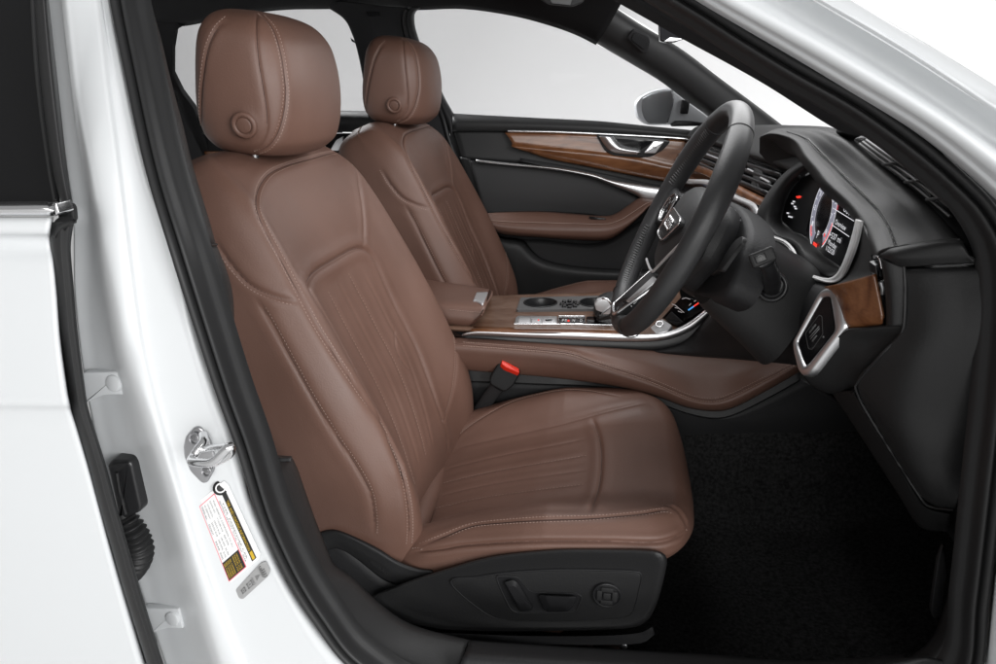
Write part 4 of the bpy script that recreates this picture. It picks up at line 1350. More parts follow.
# door mirror outside the window
mY = 2.52
O = [(634, 105), (636, 100), (641, 95.5), (650, 91), (660, 88.3), (668, 88), (674, 91), (684, 99), (697, 108.5), (711, 119.5), (704, 123), (680, 124.5), (660, 125), (647, 124.5), (639, 120), (635.5, 115)]
C0 = cr(O, 90, True); cc = C0.mean(0)
rows = [mapY(ap(C0, mY + .06)), mapY(ap(C0, mY + .01)), mapY(ap(cc + (C0 - cc) * .985, mY)), mapY(ap(cc + (C0 - cc) * .93, mY - .006))]
V = np.vstack(rows); F = grid_faces(4, 90, False, True); F.append(list(range(270, 360))); 
mir = obj('door_mirror', V, F, M['mirror_paint'], fd); auto(mir, 40)
plate([(642, 98.5), (650, 94), (661, 91), (671.5, 90), (673, 96), (672, 105), (669, 116), (666.5, 124), (648, 123.5), (643.5, 117.5), (641.5, 111), (641.3, 104)], planeY((642, 105, mY - .010), (672, 100, mY - .055), (660, 120, mY - .03)), 'mirror_glass', M['mirror'], mir, th=.012, bev=.002, r=2)
plate([(680.5, 113.5), (682.5, 99.5), (690, 101), (688, 114)], mY - .03, 'mirror_arm', M['satin_black'], mir, th=.03, bev=.002, r=1)
plate([(671, 124), (675, 121), (690, 121), (705, 123), (705, 126), (671, 126.5)], mY - .035, 'mirror_base', M['satin_black'], mir, th=.04, bev=.003, r=1.5)

# ================================================================= FAR REAR DOOR
rr_ = thing('far_car_door', (-.9, 2.3, .2), 'dark far rear door seen between the two front seats, with a silver handle', 'car door')
loft([ap([(160, 108), (200, 108.5), (300, 109.5), (345, 110.5), (385, 111)], 2.33), ap([(160, 109), (200, 109), (300, 110), (345, 111), (385, 112)], 2.29), ap([(160, 117), (300, 118), (345, 119), (385, 121)], 2.26), ap([(160, 132), (300, 133), (345, 132), (385, 133)], 2.28)], 'belt_rail', M['charcoal_dark'], rr_, 30, 5)
loft([ap([(160, 133), (300, 133), (345, 133), (395, 134)], 2.275), ap([(160, 160), (300, 162), (345, 165), (405, 168)], 2.26), ap([(160, 240), (300, 240), (345, 240), (420, 240)], 2.27)], 'lower_panel', M['fabric'], rr_, 30, 6)
ptube(ap([(180, 134), (240, 133.5), (300, 133), (343, 132.6)], 2.258), 1, 'chrome_line', M['chrome'], rr_, 30, flat=(.004, .004), up=(0, 0, 1))
plate([(308, 143.5), (325, 145), (326, 148), (312, 147.5)], 2.245, 'handle', M['chrome'], rr_, th=.012, bev=.002, r=1)
plate([(330, 150), (336, 140), (343, 136), (343, 146), (338, 151)], 2.242, 'lock_button', M['silver'], rr_, th=.012, bev=.002, r=1.5)
plate([(180, 151), (300, 152), (340, 152.5), (340, 159), (300, 158), (180, 158)], 2.25, 'wood_strip', M['wood'], rr_, th=.01, bev=.002)
wo2 = [(170, 73), (170, 50), (173, 31), (184, 23), (233, 13), (283, 7), (330, 7), (344, 18), (353, 34), (360, 54), (366, 80), (372, 112), (193, 110)]
plate(wo2, lambda x, y: yfar(y, 2.335), 'window_pane', M['glass'], rr_, th=.004, bev=0)
plate([(350.5, 37.5), (353.5, 40), (355, 43), (351.5, 41)], 2.2, 'curtain_hook', M['gloss'], rr_, th=.004, bev=.0)

# ================================================================= CENTRE CONSOLE
cs = thing('center_console', (.0, 1.53, .12), 'centre console with wood deck, two cup holders and brown leather flank beside the near seat', 'console')
K, KD, LE = M['charcoal'], M['charcoal_dark'], M['leather']
dk = planeY((476, 329, 1.41), (489, 300, 1.61), (618, 333, 1.42))
# deck with a rolled near edge
dA = [(440, 300), (489, 299.5), (520, 298.5), (560, 297.5), (600, 296.5), (680, 293)]
dB = [(430, 322), (478, 324.5), (520, 326), (573, 326.5), (618, 328), (690, 330)]
dC = [(428, 327), (476, 330), (520, 331), (573, 331.5), (618, 333.5), (690, 336)]
G = loft_grid([ap([(p[0], p[1] - 4) for p in dA], dk), ap(dA, dk), ap(dB, dk), ap(dC, lambda x, y: dk(x, y) - .002), ap([(p[0], p[1] + 3) for p in dC], 1.418)], 160, 12)
deck = grid_obj(G, 'wood_deck', M['wood_matt'], cs, .006)
bm = bmesh.new(); bm.from_mesh(deck.data)
for f in list(bm.faces):                                    # opening for the cup holder tray
    q = proj([np.array(f.calc_center_median()) + BASE[deck.name]])[0]
    if 521 < q[0] < 636 and 299.6 < q[1] < 309.6: bm.faces.remove(f)
bm.to_mesh(deck.data); bm.free()
loft([ap([(474, 326.6), (520, 327.6), (573, 328), (618, 329.4), (640, 330)], lambda x, y: dk(x, y) - .0035), ap([(470, 330.5), (520, 331.8), (573, 332.3), (618, 334), (640, 334.5)], lambda x, y: dk(x, y) - .0055)], 'deck_edge', M['wood'], cs, 40, 3, th=.002)
# chrome rail along the deck, sweeping up to the dashboard
c0 = [(466, 331.5), (480, 329.2), (520, 330.6), (573, 331.6), (616, 333.2), (650, 333.8), (668, 331.3), (686, 323.8), (700, 313.8), (712, 304)]
c1 = [(462, 336), (480, 335.6), (520, 337.6), (573, 339.6), (616, 341.2), (650, 341.2), (671, 338.2), (691, 329.8), (704, 319.5), (714, 311)]
loft([ap(c0, 1.425), ap([(p[0], p[1] + .6) for p in c0], 1.410), ap([(a[0] * .5 + b_[0] * .5, a[1] * .5 + b_[1] * .5) for a, b_ in zip(c0, c1)], 1.404), ap(c1, 1.408), ap([(p[0], p[1] + .6) for p in c1], 1.42)], 'chrome_rail', M['silver'], cs, 80, 5)
loft([ap(c1, 1.414), ap([(463, 338.5), (480, 338.5), (520, 342.5), (570, 347), (616, 348.5), (651, 349.5), (680, 345), (700, 336), (713, 322)], 1.412), ap([(463, 341), (480, 340.5), (520, 345), (570, 350), (616, 351.5), (651, 352), (680, 350), (700, 345), (715, 335)], 1.42)], 'rail_base', M['satin_black'], cs, 60, 4)
# leather flank
fT = [(440, 336.5), (460, 337.5), (505, 340), (560, 344), (605, 347), (650, 350), (700, 354), (741, 357), (780, 360.5), (800, 362)]
fR = [(440, 343), (463, 344), (505, 347), (555, 351), (575, 354.5), (593, 361), (650, 380), (690, 396.5), (711, 400), (729, 396), (760, 381), (797, 362.5)]
fM = [(440, 352), (463, 353.5), (505, 357), (555, 362), (585, 368), (610, 375), (655, 388), (688, 401), (711, 405), (731, 402), (762, 387), (799, 366)]
fB = [(440, 367), (463, 369.5), (505, 373), (550, 377), (590, 382), (626, 388), (660, 397.5), (686, 407), (711, 411), (731, 408.5), (762, 393), (800, 371)]
n = 110
ft = ap(fT, 1.412)
fr_ = ap(fR, 1.372); fm = ap(fM, 1.366); fb = ap(fB, 1.384)
flank = loft([[(p[0], p[1] - .6, 1.43) for p in ft], ft, [(a[0] * .5 + b_[0] * .5, a[1] * .5 + b_[1] * .5, 1.396) for a, b_ in zip([tuple(q) for q in pl(ft, 40)], [tuple(q) for q in pl(fr_, 40)])], fr_, fm, fb, [(p[0], p[1] + 1, 1.42) for p in fb]], 'leather_flank', LE, cs, n, 6)


def stitch_px(o, lines, mat_, r=.0006, pitch=.0052, length=.0034, name='stitching'):
    """stitches laid on a finished surface along pixel lines"""
    base = BASE[o.name]
    V_ = [tuple(np.array(v.co) + base) for v in o.data.vertices]
    sk_ = Skin.__new__(Skin)
    sk_.bvh = BVHTree.FromPolygons(V_, [tuple(p.vertices) for p in o.data.polygons])
    mb_ = Rows()
    for ln in lines:
        P_, N_ = sk_.trace(ln)
        sk_.stitches(mb_, P_, N_, 0, pitch, length, r)
    return mb_.build(name, mat_, o)


stitch_px(flank, [[(p[0], p[1] - 1.7) for p in fR[1:]], [(p[0], p[1] + 1.9) for p in fR[1:]]], M['thread'], r=.0007)
ptube(ap(fR, 1.3715), .0011, 'seam', M['leather'], flank, 120, 6)
# grey plastic skirt of the console
sk0 = fB
sk1 = [(440, 380), (480, 381), (540, 383.5), (600, 386), (630, 392), (659, 402.5), (685, 412), (711, 417.5), (731, 415), (763, 400), (801, 379)]
sk2 = [(440, 400), (500, 402), (560, 405), (620, 412), (660, 425), (677, 431.5), (711, 429.5), (771, 426), (810, 422), (860, 417)]
sk3 = [(440, 440), (500, 442), (560, 445), (620, 450), (660, 455), (690, 458), (720, 455), (771, 450), (810, 446), (860, 440)]
loft([[(p[0], p[1] - 3, 1.42) for p in sk0], [(p[0], p[1] + .5, 1.402) for p in sk0], ap(sk1, 1.398), [(p[0], p[1] + 1.5, 1.404) for p in sk1]], 'flank_band', K, cs, 80, 3, lin=True, ang=40)
loft([[(p[0], p[1] + .5, 1.408) for p in sk1], ap(sk2, 1.412), ap(sk3, 1.43)], 'lower_panel', KD, cs, 80, 4)
# folding armrest
tA = [(395, 274), (432, 280), (470, 286), (489, 289.2)]
tB = [(385, 300), (440, 301), (470, 303), (486, 304)]
tC = [(380, 309), (443, 311), (470, 313), (482.5, 314)]
tD = [(385, 322), (452, 325), (462, 326), (469, 326.5)]
arm = loft([ap([(p[0], p[1] + 4) for p in tA], 1.66), ap([(p[0] + .5, p[1]) for p in tA], 1.645), ap([(a[0] * .5 + b_[0] * .5, a[1] * .5 + b_[1] * .5 - .5) for a, b_ in zip(tA, tB)], 1.54), ap(tB, 1.448), ap(tC, 1.424), ap(tD, 1.428), ap([(p[0], p[1] + 2) for p in tD], 1.47)], 'armrest', LE, cs, 30, 6)
plate([(489, 289.3), (491.8, 290.5), (491.5, 294), (484, 307), (481, 315), (469, 326.5), (482, 313), (486, 304)], None if False else planeY((490, 290, 1.645), (484, 308, 1.44), (470, 326, 1.43)), 'armrest_front', LE, cs, th=.003, bev=.0008)


def surf_y(o):
    """depth of a finished surface under a pixel"""
    base = BASE[o.name]
    bv = BVHTree.FromPolygons([tuple(np.array(v.co) + base) for v in o.data.vertices], [tuple(p.vertices) for p in o.data.polygons])

    def f(px, py):
        d = CF + (px - 498.0) / FPX * CR + (332.0 - py) / FPX * CU
        h = bv.ray_cast(Vector(CO), Vector(d).normalized())
        return h[0][1] if h[0] is not None else None
    return f


ay = surf_y(arm)
tabg = []
for f_ in np.linspace(0, 1, 9):
    a_, b__ = np.array((476.5, 292.8)) * (1 - f_) + np.array((473.2, 301.2)) * f_, np.array((488.6, 292.3)) * (1 - f_) + np.array((482.5, 305.5)) * f_
    row = []
    for g_ in np.linspace(0, 1, 9):
        q = a_ * (1 - g_) + b__ * g_ + np.array((0, -1.2 * math.sin(math.pi * g_) * f_ + 0))
        y_ = ay(*q)
        row.append(None if y_ is None else W(q[0], q[1], y_) + (CO - W(q[0], q[1], y_)) * .0022 + np.array((0, 0, .0015)))
    if all(r is not None for r in row): tabg.append(row)
grid_obj(np.array(tabg), 'release_plate', M['silver_paint'], arm, .004)
stitch_px(arm, [[(450, 309.8), (460, 310.6), (470, 311.6), (481, 312.6)]], M['thread'], r=.0005)
plate([(456, 327.5), (468.5, 327.5), (468, 334.5), (460, 335), (456, 333)], 1.425, 'armrest_hinge', KD, cs, th=.04, bev=.003, r=1)
# cup holder tray let into the far half of the deck


def oval(cx, cy, rx, ry, n=40):
    return [(cx + rx * math.cos(t), cy + ry * math.sin(t)) for t in np.linspace(0, 2 * math.pi, n, endpoint=False)]


from mathutils.geometry import tessellate_polygon
CUPS = [oval(540.5, 304.4, 16.5, 4.6), oval(593.5, 304.2, 14, 4.4)]
tout = rounded([(516.5, 311.5), (520.5, 299), (598, 297.2), (640, 296), (640, 309.5), (600, 310.5)], 1.5)
up3 = lambda q, h: W(q[0], q[1], dk(*q)) + np.array((0, -.0, h))
loops = [[up3(q, .004) for q in tout]] + [[up3(q, .004) for q in c] for c in CUPS]
flat = [p for l in loops for p in l]
tri_ = tessellate_polygon([[Vector(p) for p in l] for l in loops])
V = [tuple(p) for p in flat]; F = [tuple(t) for t in tri_]
mb = MB(); mb.add(V, F)
n0 = len(loops[0])
side = loops[0] + [p - np.array((0, 0, .012)) for p in loops[0]]
mb.add(side, [(i, (i + 1) % n0, n0 + (i + 1) % n0, n0 + i) for i in range(n0)])
tray = mb.build('cup_tray', M['tray'], cs, smooth=False)
for c in CUPS:
    top = np.array([up3(q, .0042) for q in c]); cen = top.mean(0)
    rows = [cen + (top - cen) * 1.0, cen + (top - cen) * .95 - np.array((0, 0, .003)), cen + (top - cen) * .93 - np.array((0, 0, .03)), cen + (top - cen) * .90 - np.array((0, 0, .058))]
    V = np.vstack(rows); F = [f[::-1] for f in grid_faces(4, 40, False, True)]; F.append(list(range(120, 160)))
    cup = obj('cup_holder', V, F, M['satin_black'], cs)
    tube(top + np.array((0, 0, .0008)), .0014, 'rim', M['satin_black'], cup, 8, True)
mb = MB()
for a in np.linspace(0, 2 * math.pi, 8, endpoint=False):
    q = (569.5 + 7.6 * math.cos(a), 305 + 2.9 * math.sin(a)); mb.add(*box_data(W(*q, dk(*q) - .012), (.005, .004, .006), None, .0015))
q = (569.5, 304.5); mb.add(*cyl_data(W(*q, dk(*q) - .020), (0, -.3, 1), .010, .014, 24, .002))
mb.build('coin_holder', M['gloss'], cs, ang=40)
# control trays framed in bright metal
for (pts, nm) in (([(514.5, 322.8), (516, 317), (518, 315.6), (557, 316), (557, 323.4), (517, 323.6)], 'start_tray'), ([(558.6, 316), (585, 316.2), (585, 323.6), (558.6, 323.4)], 'button_tray'), ([(586.5, 316.3), (620, 316.5), (620, 324), (586.5, 323.7)], 'shifter_gate')):
    t = plate(pts, dk, nm, M['silver'] if nm == 'start_tray' else M['gloss'], cs, th=.004, bev=.001, r=.8, lift=.004)
    if nm == 'start_tray':
        mb = MB()
        for a, b_ in ((518.5, 530), (531.5, 541), (542.5, 555.5)): plateMB(mb, [(a + .6, 317.3), (b_, 317.5), (b_, 322.6), (a, 322.2)], lambda x, y: dk(x, y) - .0085, th=.002, bev=.0008)
        mb.build('keys', M['silver_paint'], t, ang=40)
        mb = MB(); q = (538.5, 319.8); mb.add(*cyl_data(W(*q, dk(*q) - .0125), (0, -.4, 1), .0018, .001, 10)); mb.build('red_lamp', M['lit_red'], t)
        mb = MB(); q = (549, 320); mb.add(*cyl_data(W(*q, dk(*q) - .012), (0, -.3, 1), .0085, .003, 20, .001)); mb.build('volume_knob', M['chrome'], t, ang=40)
    elif nm == 'button_tray':
        mb = MB(); q = (568.5, 320.6); mb.add(*cyl_data(W(*q, dk(*q) - .008), (0, -.4, 1), .0028, .001, 10)); mb.build('red_lamp', M['lit_red'], t)
        mb = MB()
        for x, s in ((562, 'P'), (565, 'R'), (572.5, 'N'), (580, 'D')): pwrite(mb, s, (x, 322), (x + 2.2, 322), (x + .3, 319.2), lambda x_, y_: dk(x_, y_) - .007, .0006)
        mb.build('lettering', M['print_white'], t)
        P = pl(ap([(558.6, 315.9), (585.2, 316.1), (585.2, 323.8), (558.4, 323.6), (558.6, 315.9)], lambda x, y: dk(x, y) - .008), 40)
        tube(mapY(P), .0010, 'bright_edge', M['chrome'], t, 6)
ptube(ap([(514, 323.9), (560, 324.2), (620, 325)], lambda x, y: dk(x, y) - .003), .0014, 'bright_line', M['chrome'], cs, 30, 8)
# selector lever
sl = thing('gear_selector', W(604, 318, 1.47), 'black and silver gear selector lever on the wood console deck, partly behind the steering wheel', 'gear lever')
loft([ap([(593, 312), (595, 302), (600, 295), (610, 291.5), (622, 291), (634, 291)], 1.545), ap([(594, 313), (596, 303), (601, 296.5), (611, 293), (622, 292.5), (634, 292)], 1.49), ap([(596, 316), (600, 308), (606, 303), (612, 302), (622, 302), (634, 302)], 1.462), ap([(600, 318), (606, 314), (612, 312), (618, 312), (624, 312), (634, 312)], 1.47)], 'grip', K, sl, 30, 5)
plate([(594.5, 304.5), (597, 301), (603, 299.5), (608, 301.5), (611.5, 308), (608.5, 311.5), (601, 312), (596, 310)], 1.458, 'thumb_button', M['silver_paint'], sl, th=.02, bev=.0008)
ptube([(602, 298.6, 1.455), (606, 298.8, 1.453), (611, 302.5, 1.452), (613, 308, 1.452)], .0026, 'bright_edge', M['chrome'], sl, 20, 8)
plate([(611, 306.5), (616, 303), (618, 306), (609, 314.5), (601, 314.5)], 1.452, 'bright_panel', M['silver_paint'], sl, th=.012, bev=.0015, r=.8)
plate([(598, 314), (612, 313.5), (611, 319), (602, 321), (597, 321)], 1.462, 'lever_stem', M['satin_black'], sl, th=.03, bev=.003, r=1)

# ================================================================= CABIN FLOOR
prof = [(1.46, .40), (1.43, .33), (1.415, .29), (1.40, .20), (1.36, .12), (1.28, .10), (1.1, .10), (.93, .10), (.87, .115), (.835, .16), (.82, .20)]
xs = [-1.0, -.5, 0, .3, .5, .62, .72, .80, .86]
lift_ = [0, 0, 0, .0, .015, .05, .12, .22, .34]
G = np.array([[(x + .0 * y, y, max(z, .10 + l) if l else z) for y, z in cr(prof, 50)] for x, l in zip(*[np.interp(np.linspace(0, 8, 50), range(9), q) for q in (xs, lift_)])])
fl = grid_obj(G, 'floor', M['carpet'], None, .01)
tag(fl, 'black carpet of the driver footwell', None, None, 'structure')
fw = plate([(0, 0)] * 3, 1, 'x', K, None) if False else None
V = [(.90, .62, -.1), (.90, 2.4, -.1), (.90, 2.4, .82), (.90, .62, .82)]
obj('bulkhead', V + [(v[0] + .02, v[1], v[2]) for v in V], [(0, 1, 2, 3), (7, 6, 5, 4), (0, 4, 5, 1), (1, 5, 6, 2), (2, 6, 7, 3), (3, 7, 4, 0)], M['carpet'], body, False)
V = [(-1.0, 1.43, .09), (.9, 1.43, .09), (.9, 2.36, .09), (-1.0, 2.36, .09)]
obj('floor_panel', V + [(v[0], v[1], v[2] - .02) for v in V], [(0, 1, 2, 3), (7, 6, 5, 4), (0, 4, 5, 1), (1, 5, 6, 2), (2, 6, 7, 3), (3, 7, 4, 0)], M['carpet'], body, False)

# ================================================================= DASHBOARD
db = thing('dashboard', (.4, 1.4, .5), 'charcoal dashboard with stitched instrument hood, lit dials, wood trim and air vents', 'dashboard')
HM = M['hood']
mb = MB(); mb.add(*box_data((.665, 1.55, .60), (.205, .70, .17), None, .01)); mb.build('dash_core', M['charcoal_dark'], db, ang=40)
# dash top towards the far side
d0 = [(694, 128, 2.24), (720, 127.5, 2.05), (748, 127, 1.85), (783, 127, 1.62), (830, 130, 1.30), (850, 142, 1.2)]
d1 = [(687, 135, 2.2), (704, 137, 1.98), (728, 143, 1.75), (752, 150, 1.56), (787, 163, 1.36), (800, 172, 1.28)]
d2 = [(688, 139, 2.2), (704, 141.5, 1.98), (728, 148, 1.745), (751, 156, 1.55), (787, 170, 1.36), (800, 180, 1.28)]
loft([[(p[0] + 4, p[1] - 2, p[2] + .1) for p in d0], d0, d1, d2, [(p[0], p[1] + 2, p[2] + .03) for p in d2]], 'dash_top', HM, db, 60, 5)
# vent band, wood strip and bright strip on the far half
dp = planeY((690, 139, 2.16), (787, 170, 1.38), (767, 206, 1.42))
plate([(685, 139), (728, 148), (790, 171), (772, 206), (735, 196), (700, 180), (680, 172)], lambda x, y: dp(x, y) + .03, 'vent_back', M['gloss'], db, th=.03, bev=0)
vn = MB()
for k in range(4):
    f = .14 + .23 * k
    a, b_ = np.array((700 - 5 * f, 146 + 20 * f)), np.array((783 - 15 * f, 172 + 28 * f))
    P = mapY(ap([tuple(a), tuple((a + b_) / 2), tuple(b_)], dp))
    vn.add(*tube_data(pl(P, 12), 1, 8, flat=(.0035, .007), up=(-.45, 0, .9)))
vo = vn.build('vent_slats', M['satin_black'], db)
for (a, b_) in (((705, 153.5), (722, 160)), ((748, 169), (754, 172)), ((761, 177.5), (770, 182.5))):
    tube(mapY(ap([a, b_], lambda x, y: dp(x, y) - .008)), .0024, 'slat_edge', M['silver_paint'], vo, 8)
plate([(754, 163), (762, 166.5), (760, 178), (757, 190), (750, 186), (753, 175)], lambda x, y: dp(x, y) - .010, 'vent_thumbwheel', M['charcoal'], vo, th=.02, bev=.003, r=1)
w0 = [(676, 152), (704, 163), (722, 174), (741, 186), (768, 199.5), (778, 204)]
w1 = [(672, 168), (700, 173), (720, 184), (738, 195), (762, 207), (776, 213)]
loft([ap([(p[0], p[1] - .5) for p in w0], lambda x, y: dp(x, y) + .02), ap(w0, dp), ap([(a[0] * .5 + b_[0] * .5, a[1] * .5 + b_[1] * .5) for a, b_ in zip(w0, w1)], lambda x, y: dp(x, y) - .015), ap(w1, lambda x, y: dp(x, y) - .01)], 'wood_strip', M['wood'], db, 40, 5)
b0 = [(668, 172), (688, 178.5), (709, 180), (724, 188), (739, 196), (755, 203.5), (760, 214), (764, 225)]
b1 = [(668, 176), (688, 183), (704, 184.5), (720, 192.5), (735, 200.5), (750, 208), (755, 218), (760, 228)]
loft([ap(b0, lambda x, y: dp(x, y) - .012), ap([(a[0] * .5 + b_[0] * .5, a[1] * .5 + b_[1] * .5) for a, b_ in zip(b0, b1)], lambda x, y: dp(x, y) - .024), ap(b1, lambda x, y: dp(x, y) - .015), ap([(p[0] - 1, p[1] + 1) for p in b1], lambda x, y: dp(x, y) + .02)], 'bright_strip', M['silver_paint'], db, 50, 5)
us = plate([(670, 178), (704, 185), (735, 201), (750, 208.5), (754, 218), (756, 232), (735, 250), (690, 240), (670, 215)], lambda x, y: dp(x, y) + .012, 'upper_screen', M['screen'], db, th=.02, bev=0)
mb = MB(); plateMB(mb, [(701, 189.5), (705, 191), (704, 194), (700, 192.5)], lambda x, y: dp(x, y) + .009, th=.001, bev=0); mb.build('blue_lamp', M['lit_blue'], us)
mb = MB()
for q in ((698, 196), (703, 200), (742, 212)): plateMB(mb, [(q[0], q[1]), (q[0] + 4, q[1] + 1.6), (q[0] + 4, q[1] + 2.4), (q[0], q[1] + .8)], lambda x, y: dp(x, y) + .009, th=.001, bev=0)
mb.build('amber_line', M['lit_dkred'], us)
# instrument hood
h_up = [(772, 131.5, 1.45), (779, 128.5, 1.41), (800, 128, 1.33), (825, 130, 1.25), (848, 141, 1.16), (870, 157, 1.09), (894, 175, 1.02), (918, 195, .955), (937, 213, .90), (956, 236, .81), (963, 243, .785)]
h_mid = [(764, 134.5, 1.395), (773, 130.5, 1.375), (787, 131.5, 1.325), (807, 139, 1.255), (825, 157, 1.185), (840, 172, 1.12), (855, 187, 1.06), (867, 199, 1.01), (879, 212, .955), (889, 228, .885), (896, 247, .815)]
h_lip = [(760, 137, 1.38), (770, 134, 1.345), (783, 136, 1.30), (795, 142, 1.255), (804, 156, 1.205), (815, 169, 1.155), (825, 183, 1.105), (848, 205, 1.02), (863, 226, .945), (871, 242, .87), (876, 254, .82)]
h_in = [(761, 141, 1.40), (771, 139, 1.38), (782, 142, 1.34), (792, 149, 1.30), (801, 162, 1.25), (811, 175, 1.20), (822, 190, 1.15), (845, 212, 1.06), (860, 232, .985), (868, 247, .91), (873, 258, .86)]
h_deep = [(764, 150, 1.43), (775, 150, 1.40), (788, 153, 1.36), (800, 160, 1.31), (810, 172, 1.26), (820, 186, 1.22), (832, 200, 1.17), (852, 220, 1.09), (864, 238, 1.01), (871, 252, .94), (875, 262, .88)]
hood = loft([[(p[0] + 4, p[1] + 2, p[2] + .05) for p in h_up], h_up, [tuple((np.array(a) * .5 + np.array(b_) * .5) + np.array((0, -.6, -.004))) for a, b_ in zip(h_up, h_mid)], h_mid, [tuple(np.array(a) * .5 + np.array(b_) * .5 + np.array((.3, -.4, -.004))) for a, b_ in zip(h_mid, h_lip)], h_lip, h_in, h_deep], 'instrument_hood', HM, db, 120, 6, th=0)
stitch_px(hood, [[(p[0] - 1.1, p[1] + .5) for p in h_mid[3:]], [(p[0] + 1.3, p[1] - .5) for p in h_mid[3:]]], mat('grey thread', (.26, .26, .26), .7), r=.0006)
tube(mapY(cr([(p[0], p[1], p[2] - .0045) for p in h_mid[2:]], 160)), .0010, 'seam', M['charcoal_dark'], hood, 6)
# dark cave under the hood's far end
plate([(759.5, 138), (770, 137), (783, 140), (795, 148), (805, 162), (795, 168), (782, 172), (768, 163), (759.5, 153)], planeY((760, 140, 1.42), (800, 155, 1.33), (770, 163, 1.44)), 'hood_cave', M['charcoal_dark'], db, th=.02, bev=0)
# cluster surround
o_ = [(806, 159, 1.25), (794, 166, 1.285), (781, 177, 1.32), (770, 191, 1.335), (760, 207, 1.345), (757.5, 216, 1.345), (758, 224, 1.34), (763, 231, 1.33), (770, 236.5, 1.31), (784, 240, 1.27), (795, 249, 1.235), (800, 265, 1.205), (812, 274, 1.16), (827, 278, 1.10), (838, 275, 1.04)]
i_ = [(812, 170, 1.27), (803, 176, 1.30), (794, 185, 1.33), (788, 194, 1.345), (783, 208, 1.35), (780.5, 218, 1.35), (782, 223, 1.345), (787, 227, 1.335), (793, 231, 1.32), (800, 235, 1.29), (807, 240, 1.26), (815, 247, 1.22), (824, 254, 1.17), (833, 261, 1.11), (841, 266, 1.06)]
loft([[(p[0] - 1.0, p[1] - .3, p[2] + .05) for p in o_], o_, [tuple(np.array(a) * .55 + np.array(b_) * .45 + np.array((0, 0, -.03))) for a, b_ in zip(o_, i_)], i_, [(p[0] + 1.5, p[1] - 1, p[2] + .05) for p in i_]], 'cluster_surround', K, db, 80, 5)
# pod with the warning lamps
wp = planeY((803, 178, 1.27), (805, 233, 1.235), (783, 220, 1.33))
pod = plate([(812, 172), (820, 184), (815, 205), (806, 236), (793, 232), (781, 221), (784, 205), (789, 192), (802, 177)], lambda x, y: wp(x, y) + .02, 'lamp_pod', M['satin_black'], db, th=.03, bev=.003, r=2)
mb = MB()
for P in ([(796.5, 196.5), (799, 195.5), (800.5, 196.2), (800, 198), (797, 198.3)], [(796, 196), (801, 196.2), (801, 197), (796, 197.4)]): plateMB(mb, P, lambda x, y: wp(x, y) + .018, th=.001, bev=0)
mb.build('red_lamp', M['lit_red'], pod)
mb = MB()
for cx, cy in ((792, 203.5), (794.5, 206.5), (795.5, 208.5), (787.5, 213), (789, 216.5), (791, 217), (793.5, 201.5)):
    plateMB(mb, [(cx - .9, cy - .8), (cx + .9, cy - .5), (cx + 1, cy + .8), (cx - .8, cy + .6)], lambda x, y: wp(x, y) + .018, th=.001, bev=0)
mb.build('white_lamps', M['lit_white'], pod)
# display
dpl = planeY((822, 190, 1.17), (857, 217, 1.0), (805, 234, 1.2))
scn = plate([(805, 236), (808, 222), (822, 184), (834, 176), (862, 212), (858, 226), (842, 268), (824, 256)], dpl, 'display', M['screen'], db, th=.012, bev=.001)
D0 = lambda lift: (lambda x, y: dpl(x, y) - lift)
O3 = W(823.5, 213.5, dpl(823.5, 213.5))
ey = np.array((0, -1.0, 0))
ez = np.cross(W(857, 217, dpl(857, 217)) - W(822, 190, dpl(822, 190)), W(805, 234, dpl(805, 234)) - W(822, 190, dpl(822, 190)))
ez /= np.linalg.norm(ez)
if ez @ np.array((-1, 0, 0)) < 0: ez = -ez
upv = np.cross(ez, ey); upv /= np.linalg.norm(upv)
if upv[2] < 0: upv = -upv
latv = np.cross(upv, ez); latv /= np.linalg.norm(latv)
if latv[1] > 0: latv = -latv                       # towards the near side = reader's right


def dial(mb, r0, r1, a0, a1, lift, n=40):
    V, F = [], []
    for a in np.linspace(math.radians(a0), math.radians(a1), n):
        for r in (r0, r1): V.append(O3 + r * (latv * math.cos(a) + upv * math.sin(a)) + ez * lift)
    mb.add(V, [(2 * i, 2 * i + 1, 2 * i + 3, 2 * i + 2) for i in range(n - 1)])


RD = .054
mb = MB(); dial(mb, RD * .66, RD, 250, -52, .0004); mb.build('dial_scale', M['lit_grey'], scn)
mb = MB(); dial(mb, RD * .985, RD * 1.02, 250, -55, .0006); dial(mb, RD * .64, RD * .66, 250, -52, .0006); 
for k in range(17):
    a = 230 - k * 270 / 16; dial(mb, RD * (.88 if k % 2 else .84), RD * .96, a - .8, a + .8, .0007, 2)
for k, s in enumerate('12345678'):
    a = math.radians(212 - k * 34.5)
    c = O3 + RD * .77 * (latv * math.cos(a) + upv * math.sin(a)) + ez * .0008
    write(mb, s, c - latv * .0035 - upv * .004, c + latv * .0035 - upv * .004, c - latv * .0035 + upv * .004)
write(mb, 'P', O3 - latv * .003 - upv * .038, O3 + latv * .004 - upv * .038, O3 - latv * .003 - upv * .026)


def dtext(mb, s, a, b_, hpx):
    """words on the display between two pixels, letters hpx tall"""
    A = W(*a, dpl(*a)); B = W(*b_, dpl(*b_))
    write(mb, s, A, B, A + upv * hpx, .0012)


